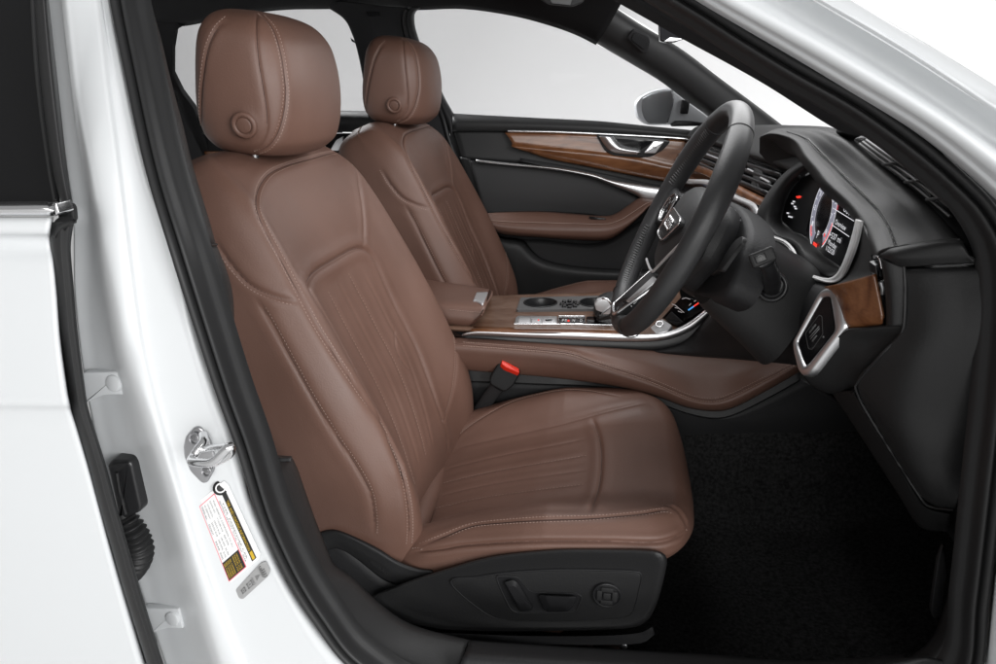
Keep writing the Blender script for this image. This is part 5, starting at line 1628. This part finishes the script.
dtext(mb, 'OUT', (844, 211), (850.5, 216), .0075)
dtext(mb, 'Overview', (835.5, 224), (846, 231), .0075)
dtext(mb, '+537 mi', (829.5, 237), (841, 243.5), .0085)
dtext(mb, 'Monday', (828.5, 244), (836.5, 249.5), .0075)
dtext(mb, '1/22/20', (826.5, 250), (834.5, 255.5), .0070)
for a, b_ in (((833, 208), (854, 221)), ((831.5, 224.5), (849, 236.5))):
    P = mapY(ap([a, b_], D0(.0008))); mb.add(*tube_data(P, .0005, 5))
mb.build('white_graphics', M['lit_white'], scn)
mb = MB()
dial(mb, RD * .86, RD * .93, 236, 212, .0010, 10); dial(mb, RD * .80, RD * .95, -8, -52, .0010, 14) if False else dial(mb, RD * .94, RD * .99, -5, -50, .0010, 14)
a = math.radians(-38); c = O3 + RD * .78 * (latv * math.cos(a) + upv * math.sin(a)) + ez * .0016
plate_c = [c + latv * dx + upv * dz for dx, dz in ((-.0025, -.0025), (.0025, -.0025), (.0025, .0025), (-.0025, .0025))]
mb.add(plate_c, [(0, 1, 2, 3)])
c = O3 - upv * .047 + ez * .001
mb.add([c + latv * dx + upv * dz for dx, dz in ((-.010, -.003), (.010, -.003), (.010, .002), (-.010, .002))], [(0, 1, 2, 3)])
mb.build('red_graphics', M['lit_red'], scn)
mb = MB()
plateMB(mb, [(833.5, 202), (838.5, 205.5), (837.5, 210.5), (832.8, 207.5)], D0(.0006), th=.0005, bev=0); mb.build('red_field', M['lit_dkred'], scn)
# bright metal loop under the cluster
u0 = [(768, 235, 1.30), (776, 236.5, 1.28), (785, 240, 1.25), (792, 246, 1.215), (796.5, 254, 1.19), (799, 264, 1.165), (805.5, 271, 1.135), (816, 275.5, 1.095), (827, 278, 1.055), (833, 276.5, 1.03), (838, 271, 1.01), (843, 261, .99), (847.5, 249, .98), (852, 234, .97), (855.5, 219, .965)]
u1 = [(768, 237, 1.29), (775, 238.5, 1.27), (783.5, 242, 1.24), (790, 248, 1.205), (794.5, 256, 1.18), (797, 267, 1.155), (804, 274, 1.125), (815, 279, 1.085), (828, 283, 1.04), (838, 282, 1.01), (844, 276.5, .985), (849.5, 265, .965), (854, 252, .95), (858.5, 238, .945), (861.5, 222, .94)]
loft([[(p[0], p[1], p[2] + .03) for p in u0], u0, [tuple(np.array(a) * .5 + np.array(b_) * .5 - np.array((0, 0, .006))) for a, b_ in zip(u0, u1)], u1, [(p[0], p[1], p[2] + .03) for p in u1]], 'bright_loop', M['bright_paint'], db, 90, 5)
# panel right of the cluster, down to the wood
loft([[(856, 216, 1.0), (850, 250, 1.01), (843, 272, 1.03), (836, 281, 1.06), (826, 286, 1.09)], [(864, 228, .93), (862, 250, .93), (856, 268, .94), (848, 279, .955), (834, 288, .98)], [(872, 250, .865), (872.5, 256, .86), (873, 266, .855), (873, 275, .85), (862, 281, .86)]], 'cluster_side', K, db, 40, 6)
# wood block and light switch with its bright frame
loft([[(824, 287, .93), (837, 284, .89), (855, 279.5, .86), (873, 274.5, .83)], [(834, 298, .905), (842, 296, .875), (858, 292, .85), (876, 288, .825)], [(839, 318, .89), (846, 319, .865), (862, 316, .84), (881, 313, .815)], [(842, 326, .885), (848, 326.5, .862), (864, 323.5, .84), (882, 320.5, .815)], [(842, 332, .90), (848, 333, .875), (864, 330, .85), (883, 326.5, .83)]], 'wood_block', M['wood'], db, 30, 5)
bz = planeY((820, 292, .93), (843, 328, .86), (794, 345, .94))
ring([(791.5, 342), (795, 336), (817, 293.5), (822, 288), (830, 286.5), (837.5, 289.5), (840, 300), (843.5, 324), (841, 331), (811, 371), (806, 375.5), (801, 375.5), (797, 371), (792.5, 352)],
     [(796, 341), (798, 337), (819.5, 298.5), (821, 297), (826, 296), (828.5, 297.5), (830.5, 309), (833.5, 328), (832.5, 332), (807, 364), (804.5, 366), (803, 363.5), (801, 359), (796.5, 345)], bz, 'switch_frame', M['silver'], db, depth=.012, bev=.004, n=120, r=3)
lsw = plate([(795, 340), (820, 296), (829, 295), (835, 330), (804, 369), (800, 362)], lambda x, y: bz(x, y) + .006, 'light_switch', M['gloss'], db, th=.02, bev=0)
bzl = lambda l: (lambda x, y: bz(x, y) + .006 - l)
ring([(805, 333), (819, 314.5), (822, 316), (823, 334), (812, 350), (808, 349)], [(805.5, 333.2), (819, 315.2), (821.4, 316.5), (822.4, 333.8), (811.8, 349.2), (808.4, 348.2)], bzl(.0006), 'key_outline', M['print_dim'], lsw, depth=.001, bev=.0002, r=1.5)
mb = MB()
for (a, b_) in (((809.5, 333), (816, 324.5)), ((809.8, 337), (819, 326.5)), ((810.5, 339), (819.4, 328.6)), ((812.5, 341), (817, 335.5))):
    mb.add(*tube_data(mapY(ap([a, b_], bzl(.0012))), .0006, 5))
pwrite(mb, 'AUTO', (810, 333.5), (817, 325.5), (809, 331.5), bzl(.0008))
pwrite(mb, 'OFF', (813, 342.5), (817, 337.5), (812, 340.5), bzl(.0008))
mb.add(*cyl_data(W(823.5, 337, bzl(.001)(823.5, 337)), (-.5, -1, .3), .0012, .001, 10))
mb.build('lettering', M['print_grey'], lsw)
# knee panel under the wood block
loft([[(801, 375, .92), (812, 366, .90), (843, 333, .86), (865, 329.5, .835), (904, 325, .80)], [(812, 386, .93), (824, 380, .91), (850, 350, .865), (872, 340, .84), (902, 335, .805)], [(826, 393, .95), (838, 389, .91), (858, 371, .865), (880, 352, .835), (900, 338, .81)], [(836, 394, .98), (846, 391.5, .93), (857, 386, .88), (866, 377, .86), (893, 352, .83)]], 'knee_panel', HM, db, 40, 6)
# end panel that faces the open door
eA = [(904, 267, .80), (925, 266.5, .785), (960, 265.5, .77), (990, 265, .755)]
eB = [(905, 290, .795), (930, 290, .775), (965, 290, .76), (996, 290, .745)]
eC = [(903, 326, .795), (930, 330, .77), (965, 332, .755), (996, 335, .745)]
eD = [(880, 355, .815), (915, 365, .78), (955, 370, .765), (988, 372, .755)]
eE = [(856, 383, .855), (900, 410, .80), (945, 415, .78), (980, 415, .77)]
eF = [(872, 418, .86), (905, 450, .81), (938, 460, .79), (970, 465, .785)]
eG = [(921, 497, .83), (933, 505, .82), (945, 509, .81), (955, 509, .80)]
loft([[(p[0], p[1] - 1, p[2] + .03) for p in eA], eA, eB, eC, eD, eE, eF, eG, [(p[0], p[1] + 2, p[2] + .04) for p in eG]], 'end_panel', HM, db, 40, 8)
ptube([(904, 266.5, .797), (905, 285, .793), (904, 324, .793), (899, 336, .800), (880, 356, .814), (857, 383, .853), (856, 390, .857), (868, 414, .86), (921, 498, .83), (932, 507, .822), (954, 510, .80)], .0016, 'panel_joint', M['rubber'], db, 90, 6)
ks0 = [(832, 390.5, .965), (866, 442, .92), (900, 495, .88), (921, 526, .86), (947, 531, .835)]
ks1 = [(853, 391.5, .875), (869, 419, .865), (895, 461, .85), (922, 505, .835), (950, 514.5, .815)]
loft([[(p[0] - 1, p[1] + 1, p[2] + .04) for p in ks0], ks0, [tuple(np.array(a) * .2 + np.array(b_) * .8) for a, b_ in zip(ks0, ks1)], ks1, [(p[0], p[1], p[2] + .03) for p in ks1]], 'panel_edge_strip', HM, db, 50, 3, lin=True, ang=30)
# cap between hood and end panel
loft([[(876, 252, .84), (895, 245.5, .81), (957, 238, .785), (965, 246, .78)], [(879, 254.5, .815), (896, 249, .79), (958, 242, .76), (968, 252, .758)], [(881, 257.5, .81), (898, 258, .782), (960, 254, .755), (973, 261, .752)], [(884, 260, .82), (904, 266.5, .79), (950, 264, .765), (975, 264, .76)]], 'hood_end_cap', HM, db, 40, 5)
ptube([(877, 253.5, .822), (884, 250, .81), (896, 246.8, .80), (930, 243.5, .782), (960, 239.5, .772)], .0015, 'cap_joint', M['rubber'], db, 50, 6)
# end vent: dark slot with a bright edge, and the strip beside it
plate([(871, 255), (880, 255), (885, 285), (887, 327), (883, 328), (878, 300)], planeY((872, 256, .86), (884, 262, .82), (884, 327, .845)), 'side_vent', M['gloss'], db, th=.05, bev=0)
loft([[(880, 258, .815), (885, 290, .812), (886, 326, .815)], [(886, 261, .803), (891, 290, .798), (892, 326, .80)], [(904, 267, .797), (905, 290, .793), (904, 325, .795)]], 'vent_strip', HM, db, 30, 5)
ptube([(874, 257, .835), (877, 256.5, .825), (880, 259, .818), (882, 268, .818)], .0016, 'vent_edge', M['chrome'], db, 20, 8)
ptube([(881, 282, .83), (882.5, 288, .83), (882, 294, .832)], .0022, 'vent_wheel', M['silver_paint'], db, 16, 8)
plate([(875, 266), (881, 264), (883, 276), (879, 281), (876, 275)], .832, 'vent_vane', M['satin_black'], db, th=.02, bev=.002, r=1)
# base of the windscreen: grille and dark cowl
cw = [(836, 132, 1.22), (860, 133, 1.10), (890, 150, 1.0), (930, 178, .90), (965, 205, .83), (985, 228, .79), (1000, 262, .76)]
cv = [(846, 141, 1.19), (866, 155, 1.10), (894, 177, 1.02), (935, 213, .905), (955, 237, .83), (966, 250, .79), (985, 268, .77)]
cm = [tuple(np.array(a) * .5 + np.array(b_) * .5 + np.array((0, 0, .045))) for a, b_ in zip(cw, cv)]
loft([[(p[0] + 3, p[1] - 6, p[2] + .02) for p in cw], cw, cm, cv, [(p[0] - 4, p[1] + 3, p[2] + .03) for p in cv]], 'windscreen_cowl', M['fabric'], db, 60, 5)
gO = [(852, 139), (862, 137.5), (890, 152), (925, 176), (958, 203), (972, 216), (974, 220), (968, 222.5), (948, 216), (925, 199), (895, 175), (868, 154)]
gp_ = planeY((855, 139, 1.10), (972, 219, .81), (925, 199, .935))
gr = plate(gO, lambda x, y: gp_(x, y) - .012, 'defroster_grille', M['gloss'], db, th=.015, bev=.002, r=4)
A0, A1 = np.array((859, 144.)), np.array((948, 217.)); B0, B1 = np.array((867, 139.5)), np.array((972, 213.))
for k in range(3):
    f = (.10, .50, .90)[k]
    a, b_ = A0 * (1 - f) + B0 * f, A1 * (1 - f) + B1 * f
    c = (a + b_) / 2 + (.8, -1.4)
    ptube(ap([tuple(a), tuple(c), tuple(b_)], lambda x, y: gp_(x, y) - .028), 1, 'grille_bar', M['tray'], gr, 24, 8, flat=(.0020, .0016), up=(-.3, -.3, 1))
mb = MB()
for t in (.28, .52, .76):
    a = (A0 * (1 - t) + A1 * t); b_ = (B0 * (1 - t) + B1 * t) + (2, 2)
    mb.add(*tube_data(mapY(ap([tuple(a), tuple(b_)], lambda x, y: gp_(x, y) - .027)), .0022, 6))
mb.build('grille_webs', K, gr)
# panels below the column
G = loft_grid([[(640, 352, 1.47), (690, 325, 1.46), (713, 306, 1.44), (750, 262, 1.42), (775, 238, 1.38), (800, 258, 1.25), (835, 283, 1.05)],
               [(644, 351, 1.435), (690, 337, 1.41), (718, 314, 1.33), (754, 286, 1.24), (782, 276, 1.16), (804, 287, 1.10), (828, 296, .99)],
               [(647, 351, 1.42), (697, 346, 1.37), (735, 335, 1.25), (768, 324, 1.14), (793, 319, 1.08), (806, 325, 1.04), (818, 312, .98)],
               [(650, 352.5, 1.42), (700, 355.5, 1.36), (745, 358.5, 1.25), (780, 361, 1.15), (799, 363.5, 1.09), (808, 370, 1.03), (804, 362, .975)],
               [(650, 354, 1.45), (700, 357, 1.41), (745, 360, 1.33), (780, 363, 1.24), (801, 366, 1.18), (814, 376, 1.10), (822, 388, 1.02)]], 60, 6)
grid_obj(G, 'lower_dash', KD, db, .004)
# climate screen on the sloping centre stack
cp = planeY((666, 318, 1.50), (709, 302, 1.43), (682, 323, 1.46))
cl = plate([(662, 318), (681, 297), (709, 301.5), (711, 305.5), (682, 323), (672, 323)], cp, 'climate_screen', M['screen'], db, th=.02, bev=.001)
c_ = lambda l: (lambda x, y: cp(x, y) - l)
for nm, mm, a, b_ in (('blue_bar', 'lit_blue', (688.5, 310), (694, 306.2)), ('red_bar', 'lit_red', (694, 306.2), (700, 302))):
    tube(mapY(ap([a, b_], c_(.001))), .0016, nm, M[mm], cl, 6)
mb = MB()
for a, b_ in (((675, 305), (684, 312.5)), ((672, 304), (676, 305.5)), ((682, 298.8), (686, 297.8)), ((686, 297.8), (690, 299.2)), ((689, 305.5), (691, 303.5)), ((694, 301.5), (696, 300.5)), ((678, 311), (682, 312.5)), ((675, 307.5), (678, 308.2))):
    mb.add(*tube_data(mapY(ap([a, b_], c_(.001))), .0007, 5))
mb.build('white_graphics', mat('dim display lines', (.02, .02, .02), .5, emit=((.55, .5, .5), .6)), cl)
plate([(664, 319), (671, 311.5), (683, 322), (676, 326)], c_(.004), 'screen_edge', M['satin_black'], db, th=.02, bev=.002, r=1)
plate([(645, 331), (662, 318.5), (672, 325), (668, 331), (652, 335)], planeY((645, 331, 1.45), (662, 318, 1.50), (668, 331, 1.42)), 'stack_base', M['silver_paint'], db, th=.02, bev=.002, r=1)
mb = MB(); c = W(659.5, 324, 1.452); mb.add(*torus_data(c, (-.2, -.6, .8), .007, .0014, 24, 8)); mb.build('knob_ring', M['chrome'], db)

# ================================================================= STEERING WHEEL
WC = np.array((.103, 1.159, .782)); tau, wy = math.radians(24.7), math.radians(2.4)
wu = np.array((math.sin(tau) * math.cos(wy), math.sin(tau) * math.sin(wy), math.cos(tau)))
wl = np.array((-math.sin(wy), math.cos(wy), 0.0))            # towards the far side
wn_ = np.cross(wu, wl); wn_ /= np.linalg.norm(wn_)
if wn_[0] > 0: wn_ = -wn_                                     # towards the driver
sw = thing('steering_wheel', tuple(WC), 'black leather steering wheel with silver spoke frames and a ringed badge on its hub', 'steering wheel')


def wp3(px, py, h):
    """point on the wheel's own plane raised h towards the driver"""
    d = CF + (px - 498.0) / FPX * CR + (332.0 - py) / FPX * CU
    return CO + d * (((WC + wn_ * h - CO) @ wn_) / (d @ wn_))


def wq(a, s, h): return WC + wu * a + wl * s + wn_ * h


def wplate(mb, pts, h, th=.006, bev=.001, r=0):
    P = rounded(pts, r) if r else pts
    V, F = plate_data(np.array([wp3(p[0], p[1], h) for p in P]), th, bev); mb.add(V, F)


RW = .185
ang = np.linspace(0, 2 * math.pi, 160, endpoint=False)
V = []
m_ = 28
for t in ang:
    rad = wu * math.cos(t) + wl * math.sin(t)
    # grips swell a little at ten and two, the foot of the rim is slightly flattened
    g = 1 + .10 * (math.exp(-((math.degrees(t) - 55) / 22) ** 2) + math.exp(-((math.degrees(t) - 305) / 22) ** 2))
    Rr = RW - .006 * math.exp(-((math.degrees(t) - 180) / 28) ** 2)
    for k in range(m_):
        w_ = 2 * math.pi * k / m_
        V.append(WC + rad * (Rr + .0155 * g * math.cos(w_)) + wn_ * (.0175 * g * math.sin(w_)))
rim = obj('rim', V, grid_faces(160, m_, True, True), M['wheel'], sw)
me = rim.data
# joints between leather pieces
for deg in (32, 150, 210, 328):
    mb = MB()
    t = math.radians(deg); rad = wu * math.cos(t) + wl * math.sin(t)
    P = [WC + rad * (RW + .0161 * math.cos(w_)) + wn_ * .0181 * math.sin(w_) for w_ in np.linspace(0, 2 * math.pi, 40, endpoint=False)]
    mb.add(*tube_data(P, .0009, 6, True))
    mb.build('rim_joint', M['rubber'], rim)
mb = MB()
for deg in np.arange(34, 149, 1.7):
    if 78 < deg < 104: continue
    t = math.radians(deg); t2 = math.radians(deg + .8)
    for tt, tb in ((t, t2),):
        r1 = wu * math.cos(tt) + wl * math.sin(tt); r2 = wu * math.cos(tb) + wl * math.sin(tb)
        pts = [WC + r1 * (RW - .0118) + wn_ * .0115, WC + (r1 + r2) / 2 * (RW - .0150) + wn_ * .0075, WC + r2 * (RW - .0160) + wn_ * .003]
        mb.add(*tube_data(pts, .0011, 5))
mb.build('stitching', M['wheel_thread'], rim)
# hub cushion: domed, wide at the top, narrowing downwards
ho = [(.066, 0), (.064, .045), (.050, .085), (.022, .105), (-.012, .108), (-.045, .080), (-.080, .046), (-.086, 0), (-.080, -.046), (-.045, -.080), (-.012, -.108), (.022, -.105), (.050, -.085), (.064, -.045)]
C0 = cr(ho, 100, True)
rows = []
for f, h in ((1.0, -.050), (1.0, -.026), (.985, -.018), (.93, -.011), (.8, -.004), (.55, .002), (.3, .0045), (.1, .005)):
    rows.append([wq(a * f, s * f, h) for a, s in C0])
V = np.vstack(rows); F = grid_faces(8, 100, False, True); F.append(list(range(700, 800)))
f = F[350]; 
hub = obj('hub_cover', V, F, K, sw); auto(hub, 50)
rows = []
for f, h in ((.80, -.045), (.82, -.05), (.82, -.06), (.8, -.075), (.5, -.085)):
    rows.append([wq(a * f * 1.15 - .004, s * f * .95, h) for a, s in C0])
V = np.vstack(rows); F = grid_faces(5, 100, False, True); F.append(list(range(400, 500)))
obj('hub_back', V, F, KD, sw)
# side spokes with button pads
for sgn in (1, -1):
    rows = []
    for s, a0, a1, h in ((.080, .030, -.036, -.014), (.115, .030, -.030, -.006), (.145, .032, -.030, -.002), (.174, .036, -.040, .0)):
        loop = cr([(a1, h - .010), (a1 + .004, h), ((a0 + a1) / 2, h + .003), (a0 - .004, h), (a0, h - .010), ((a0 + a1) / 2, h - .022)], 30, True)
        rows.append([wq(a, sgn * s, hh) for a, hh in loop])
    R_ = np.array(rows); R_ = np.array([cr(R_[:, j], 20) for j in range(30)]).transpose(1, 0, 2)
    obj('spoke', R_.reshape(-1, 3), grid_faces(20, 30, False, True), M['wheel'], sw)
    loop = [(.030, .070), (.031, .110), (.018, .140), (-.008, .150), (-.024, .125), (-.016, .080)]
    if sgn < 0: continue                                       # the near pad is hidden by the rim
    P = [wq(a, sgn * s, .0015) for a, s in rounded(loop, .008)]
    V, F = plate_data(P, .008, .001); pad = obj('button_pad', V, F, M['gloss'], sw); auto(pad, 35)
    tube([wq(a, sgn * s, .0020) for a, s in cr([tuple(q) for q in rounded(loop, .008)], 80, True)], .0014, 'pad_frame', M['chrome'], pad, 8, True)
    mb = MB()
    for a, s in ((.018, .093), (.014, .108), (.006, .120), (.000, .096), (-.006, .112), (.018, .122), (-.010, .130)):
        c = wq(a, sgn * s, .0024); mb.add([c + wu * da + wl * ds for da, ds in ((-.0022, -.003), (-.0022, .003), (.0022, .003), (.0022, -.003))], [(0, 1, 2, 3)])
    mb.build('button_marks', M['print_grey'], pad)
# badge: shield outline and four interlocked rings
HB = .0075
bd = [(657.5, 233), (658.5, 229.5), (672.5, 208.5), (674, 208), (680, 216.5), (680.5, 219.5), (679, 224), (666.5, 236.5), (662, 240), (660.5, 239)]
P = [wp3(p[0], p[1], HB) for p in rounded(bd, 2.2)]
V, F = plate_data(P, .012, .001); bdg = obj('badge', V, F, M['satin_black'], sw); auto(bdg, 35)
tube(cr(P, 90, True), .0014, 'badge_frame', M['chrome'], bdg, 8, True)
bcn = wp3(668.5, 223, HB + .0015)
mb = MB()
for k in range(4):
    c = bcn + wl * (k - 1.5) * .0125 * -1 + wu * .001
    mb.add(*torus_data(c, wn_, .0088, .0015, 28, 8))
mb.build('badge_rings', M['chrome'], bdg)
# bright edging under the hub and the two-legged lower spoke
tube(cr([wp3(*p, -.002) for p in ((646.5, 259), (648, 264), (652, 271.5), (656, 268.5), (670, 254), (688, 236))], 50), .0022, 'hub_edging', M['silver_paint'], sw, 8)
SPL = lambda px, py: -.013 + .031 * min(max((652 - px) / 38, -.3), 1)      # the lower spoke rises from the dished hub to the rim


def sp_plate(name, pts, lift, m_, th=.010, bev=.0015, r=1.0, par=None):
    P = rounded(pts, r) if r else pts
    V, F = plate_data(np.array([wp3(p[0], p[1], SPL(*p) + lift) for p in P]), th, bev)
    return auto(obj(name, V, F, m_, par or sw), 35)


ls = sp_plate('lower_spoke', [(613, 303), (616, 299.5), (650, 270.5), (656, 277), (662, 283.5), (616, 316), (612, 310)], 0, M['satin_black'], .014, .002, 1.5)
sp_plate('spoke_insert', [(625.5, 301), (630, 296.5), (653, 275.5), (657.5, 279.5), (634, 299.5), (631, 302)], .004, M['silver'], .006, .0025, .8, ls)
for pts, r_ in ([((613.2, 306), (614.5, 302.5), (620, 297.5), (650, 270.8), (652, 271.5)), .0020], [((613.2, 306), (613.6, 311.5), (616, 313.2), (635, 300.5), (660, 282), (672, 272.5)), .0032]):
    tube(cr([wp3(*p, SPL(*p) + .003) for p in pts], 50), r_, 'spoke_edging', M['chrome'], ls, 10)
sp_plate('spoke_recess', [(622, 301), (626, 299.5), (632.5, 301.5), (629, 305), (624, 304.5)], .003, M['gloss'], .006, .001, .8, ls)
# switch module and shift paddle behind the rim
def wplate_h(name, pts, h, m_, th, bev, r, par):
    V, F = plate_data(np.array([wp3(p[0], p[1], h) for p in (rounded(pts, r) if r else pts)]), th, bev)
    return auto(obj(name, V, F, m_, par), 50)


pdl = wplate_h('shift_paddle', [(716.5, 270), (719, 264), (728, 248.5), (735, 239.5), (742, 235.5), (743.3, 237.5), (741.5, 243), (734, 252), (721, 270.5)], -.066, K, .006, .002, 2, sw)
wplate_h('paddle_mount', [(708, 262), (722, 247), (728, 247), (729, 250), (716, 270), (708, 274)], -.074, M['satin_black'], .012, .003, 1.5, sw)

# ================================================================= STEERING COLUMN
sc_ = thing('steering_shroud', tuple(WC - wn_ * .12), 'dark steering column shroud with a stalk in a round collar, behind the steering wheel', 'steering column')
md = wplate_h('switch_module', [(676, 206), (700, 198), (722, 197), (735, 203), (745, 214), (748.5, 228), (747, 242), (740, 262), (731, 284), (722, 296), (708, 300), (680, 292), (662, 270)], -.084, KD, .045, .012, 10, sc_)
tsw = wplate_h('thumb_switch', [(728, 217), (731, 212.5), (735, 211), (738.5, 216), (738, 221), (733, 222.5), (729, 221)], -.080, M['gloss'], .008, .0015, 1.5, md)
tube(cr([wp3(*p, -.079) for p in ((729.5, 221), (734, 222.7), (738.5, 221), (739, 216), (735, 210.5))], 24), .0014, 'switch_edge', M['chrome'], tsw, 8)
for k in range(3):
    tube(cr([wp3(714 + 3.4 * k, 250 - k, -.083), wp3(711 + 3.4 * k, 262, -.081), wp3(702 + 3.4 * k, 272, -.083)], 20), .0035, 'switch_rib', M['satin_black'], md, 8)
rows = []
for h, ra, rs, da in ((-.088, .070, .092, -.022), (-.10, .074, .096, -.024), (-.14, .076, .098, -.034), (-.18, .080, .100, -.042), (-.22, .086, .104, -.050)):
    loop = []
    for t in np.linspace(0, 2 * math.pi, 72, endpoint=False):
        c, s = math.cos(t), math.sin(t); e = 2 / 3.2
        loop.append(wq(da + ra * math.copysign(abs(c) ** e, c), rs * math.copysign(abs(s) ** e, s), h))
    rows.append(loop)
R_ = np.array(rows); R_ = np.array([cr(R_[:, j], 30) for j in range(72)]).transpose(1, 0, 2)
V = R_.reshape(-1, 3); F = grid_faces(30, 72, False, True); F.append(list(range(72)))
shr = obj('shroud', V, F, K, sc_); auto(shr, 50)
cst = W(771.5, 286.5, 1.045)
axs = np.array((-.30, -.92, .25)); axs /= np.linalg.norm(axs)
mb = MB(); mb.add(*torus_data(cst, axs, .0195, .0034, 48, 10)); clr = mb.build('stalk_collar', M['satin_black'], sc_)
mb = MB(); mb.add(*cyl_data(cst - axs * .002, axs, .0195, .04, 40, .0)); mb.build('collar_cup', M['gloss'], clr, ang=40)
P = [cst - axs * .002, W(771.5, 279, 1.02), W(770, 270, 1.00), W(766, 261, .99)]
stk = tube(cr(P, 30), np.interp(np.linspace(0, 1, 30), [0, .5, 1], [.0135, .0115, .012]), 'stalk', M['satin_black'], sc_, 18)
hc = W(763, 257, .972)
hx_ = W(774, 251, .972) - W(752, 260, .972); hx_ /= np.linalg.norm(hx_)
hn = np.array((-.35, -.92, .15)); hn -= hx_ * (hn @ hx_); hn /= np.linalg.norm(hn)
hz_ = np.cross(hn, hx_)
mb = MB(); mb.add(*box_data(hc - hn * .008, (.0165, .0095, .0098), (hx_, hn, hz_), .0042, 3)); hd2 = mb.build('stalk_head', K, stk, ang=60)
mb = MB(); mb.add(*box_data(hc - hx_ * .0035 + hn * .0012, (.0072, .0022, .0056), (hx_, hn, hz_), .0014, 2)); mb.build('stalk_button', M['satin_black'], hd2, ang=60)
mb = MB(); mb.add(*torus_data(hc - hx_ * .0035 + hn * .0036, hn, .0036, .0005, 20, 6)); mb.build('button_mark', M['print_grey'], hd2)

# ================================================================= STUDIO, LIGHT, CAMERA
def cyclorama():
    prof = [(-4.0, -.62), (3.6, -.62), (4.6, -.58), (5.3, -.35), (5.7, .1), (5.85, .8), (5.9, 2.0), (5.9, 7.0)]
    P = cr(prof, 60)
    xs = np.linspace(-12, 14, 14)
    V = np.array([[(x, p[0], p[1]) for x in xs] for p in P])
    n, m, _ = V.shape
    o = obj('backdrop', V.reshape(-1, 3), [f[::-1] for f in grid_faces(n, m)], M['backdrop'])
    tag(o, 'white seamless studio backdrop behind the car', None, None, 'structure')


cyclorama()


def area(name, loc, target, size, power, col=(1, 1, 1), sy=None):
    l = bpy.data.lights.new(name, 'AREA')
    l.energy = power; l.color = col
    l.shape = 'RECTANGLE'; l.size = size; l.size_y = sy or size
    o = bpy.data.objects.new(name, l)
    COL.objects.link(o)
    o.location = loc
    d = Vector(target) - Vector(loc)
    o.rotation_euler = d.to_track_quat('-Z', 'Y').to_euler()
    return o


area('key_softbox', (.3, -4.6, 2.2), (.0, 1.2, .6), 3.2, 135, (1, .995, .985), 2.4)
area('side_softbox', (3.2, -2.6, 1.8), (-.1, 1.4, .6), 2.0, 220, (1, 1, 1), 2.2)
area('cabin_fill', (.14, 1.38, 1.19), (.12, 1.42, .35), .6, 8.0, (1, 1, 1), .6)  # unseen fill light added under the roof to brighten seats and far door
area('mirror_fill', (-1.3, 2.75, 1.8), (.45, 2.5, .9), .7, 70, (1, 1, 1), .7)  # added light out of view, there only to brighten the far door mirror
area('backdrop_lamp', (.6, 4.7, -.45), (.6, 5.9, .7), 8.0, 70, (1, 1, 1), .4)
area('backdrop_top_lamp', (.8, 3.4, 4.6), (.8, 5.9, 1.4), 8.0, 30, (1, 1, 1), .8)

w = bpy.data.worlds.new('World')
scene.world = w
w.use_nodes = True
w.node_tree.nodes['Background'].inputs['Color'].default_value = (1, 1, 1, 1)
w.node_tree.nodes['Background'].inputs['Strength'].default_value = .35

cam = bpy.data.cameras.new('camera')
cam.sensor_width = 36.0
cam.lens = FPX / 996.0 * 36.0
cam.clip_start = .02; cam.clip_end = 100
co = bpy.data.objects.new('camera', cam)
COL.objects.link(co)
co.location = CO
co.rotation_euler = (math.pi / 2 - PITCH, 0, YAW)
scene.camera = co

scene.view_settings.view_transform = 'Standard'
scene.view_settings.look = 'None'
scene.view_settings.exposure = 0
scene.view_settings.gamma = 1
scene.render.engine = 'CYCLES'
scene.cycles.max_bounces = 8
scene.cycles.diffuse_bounces = 4
scene.cycles.transparent_max_bounces = 12
scene.cycles.use_denoising = True
scene.cycles.caustics_reflective = False
scene.cycles.caustics_refractive = False
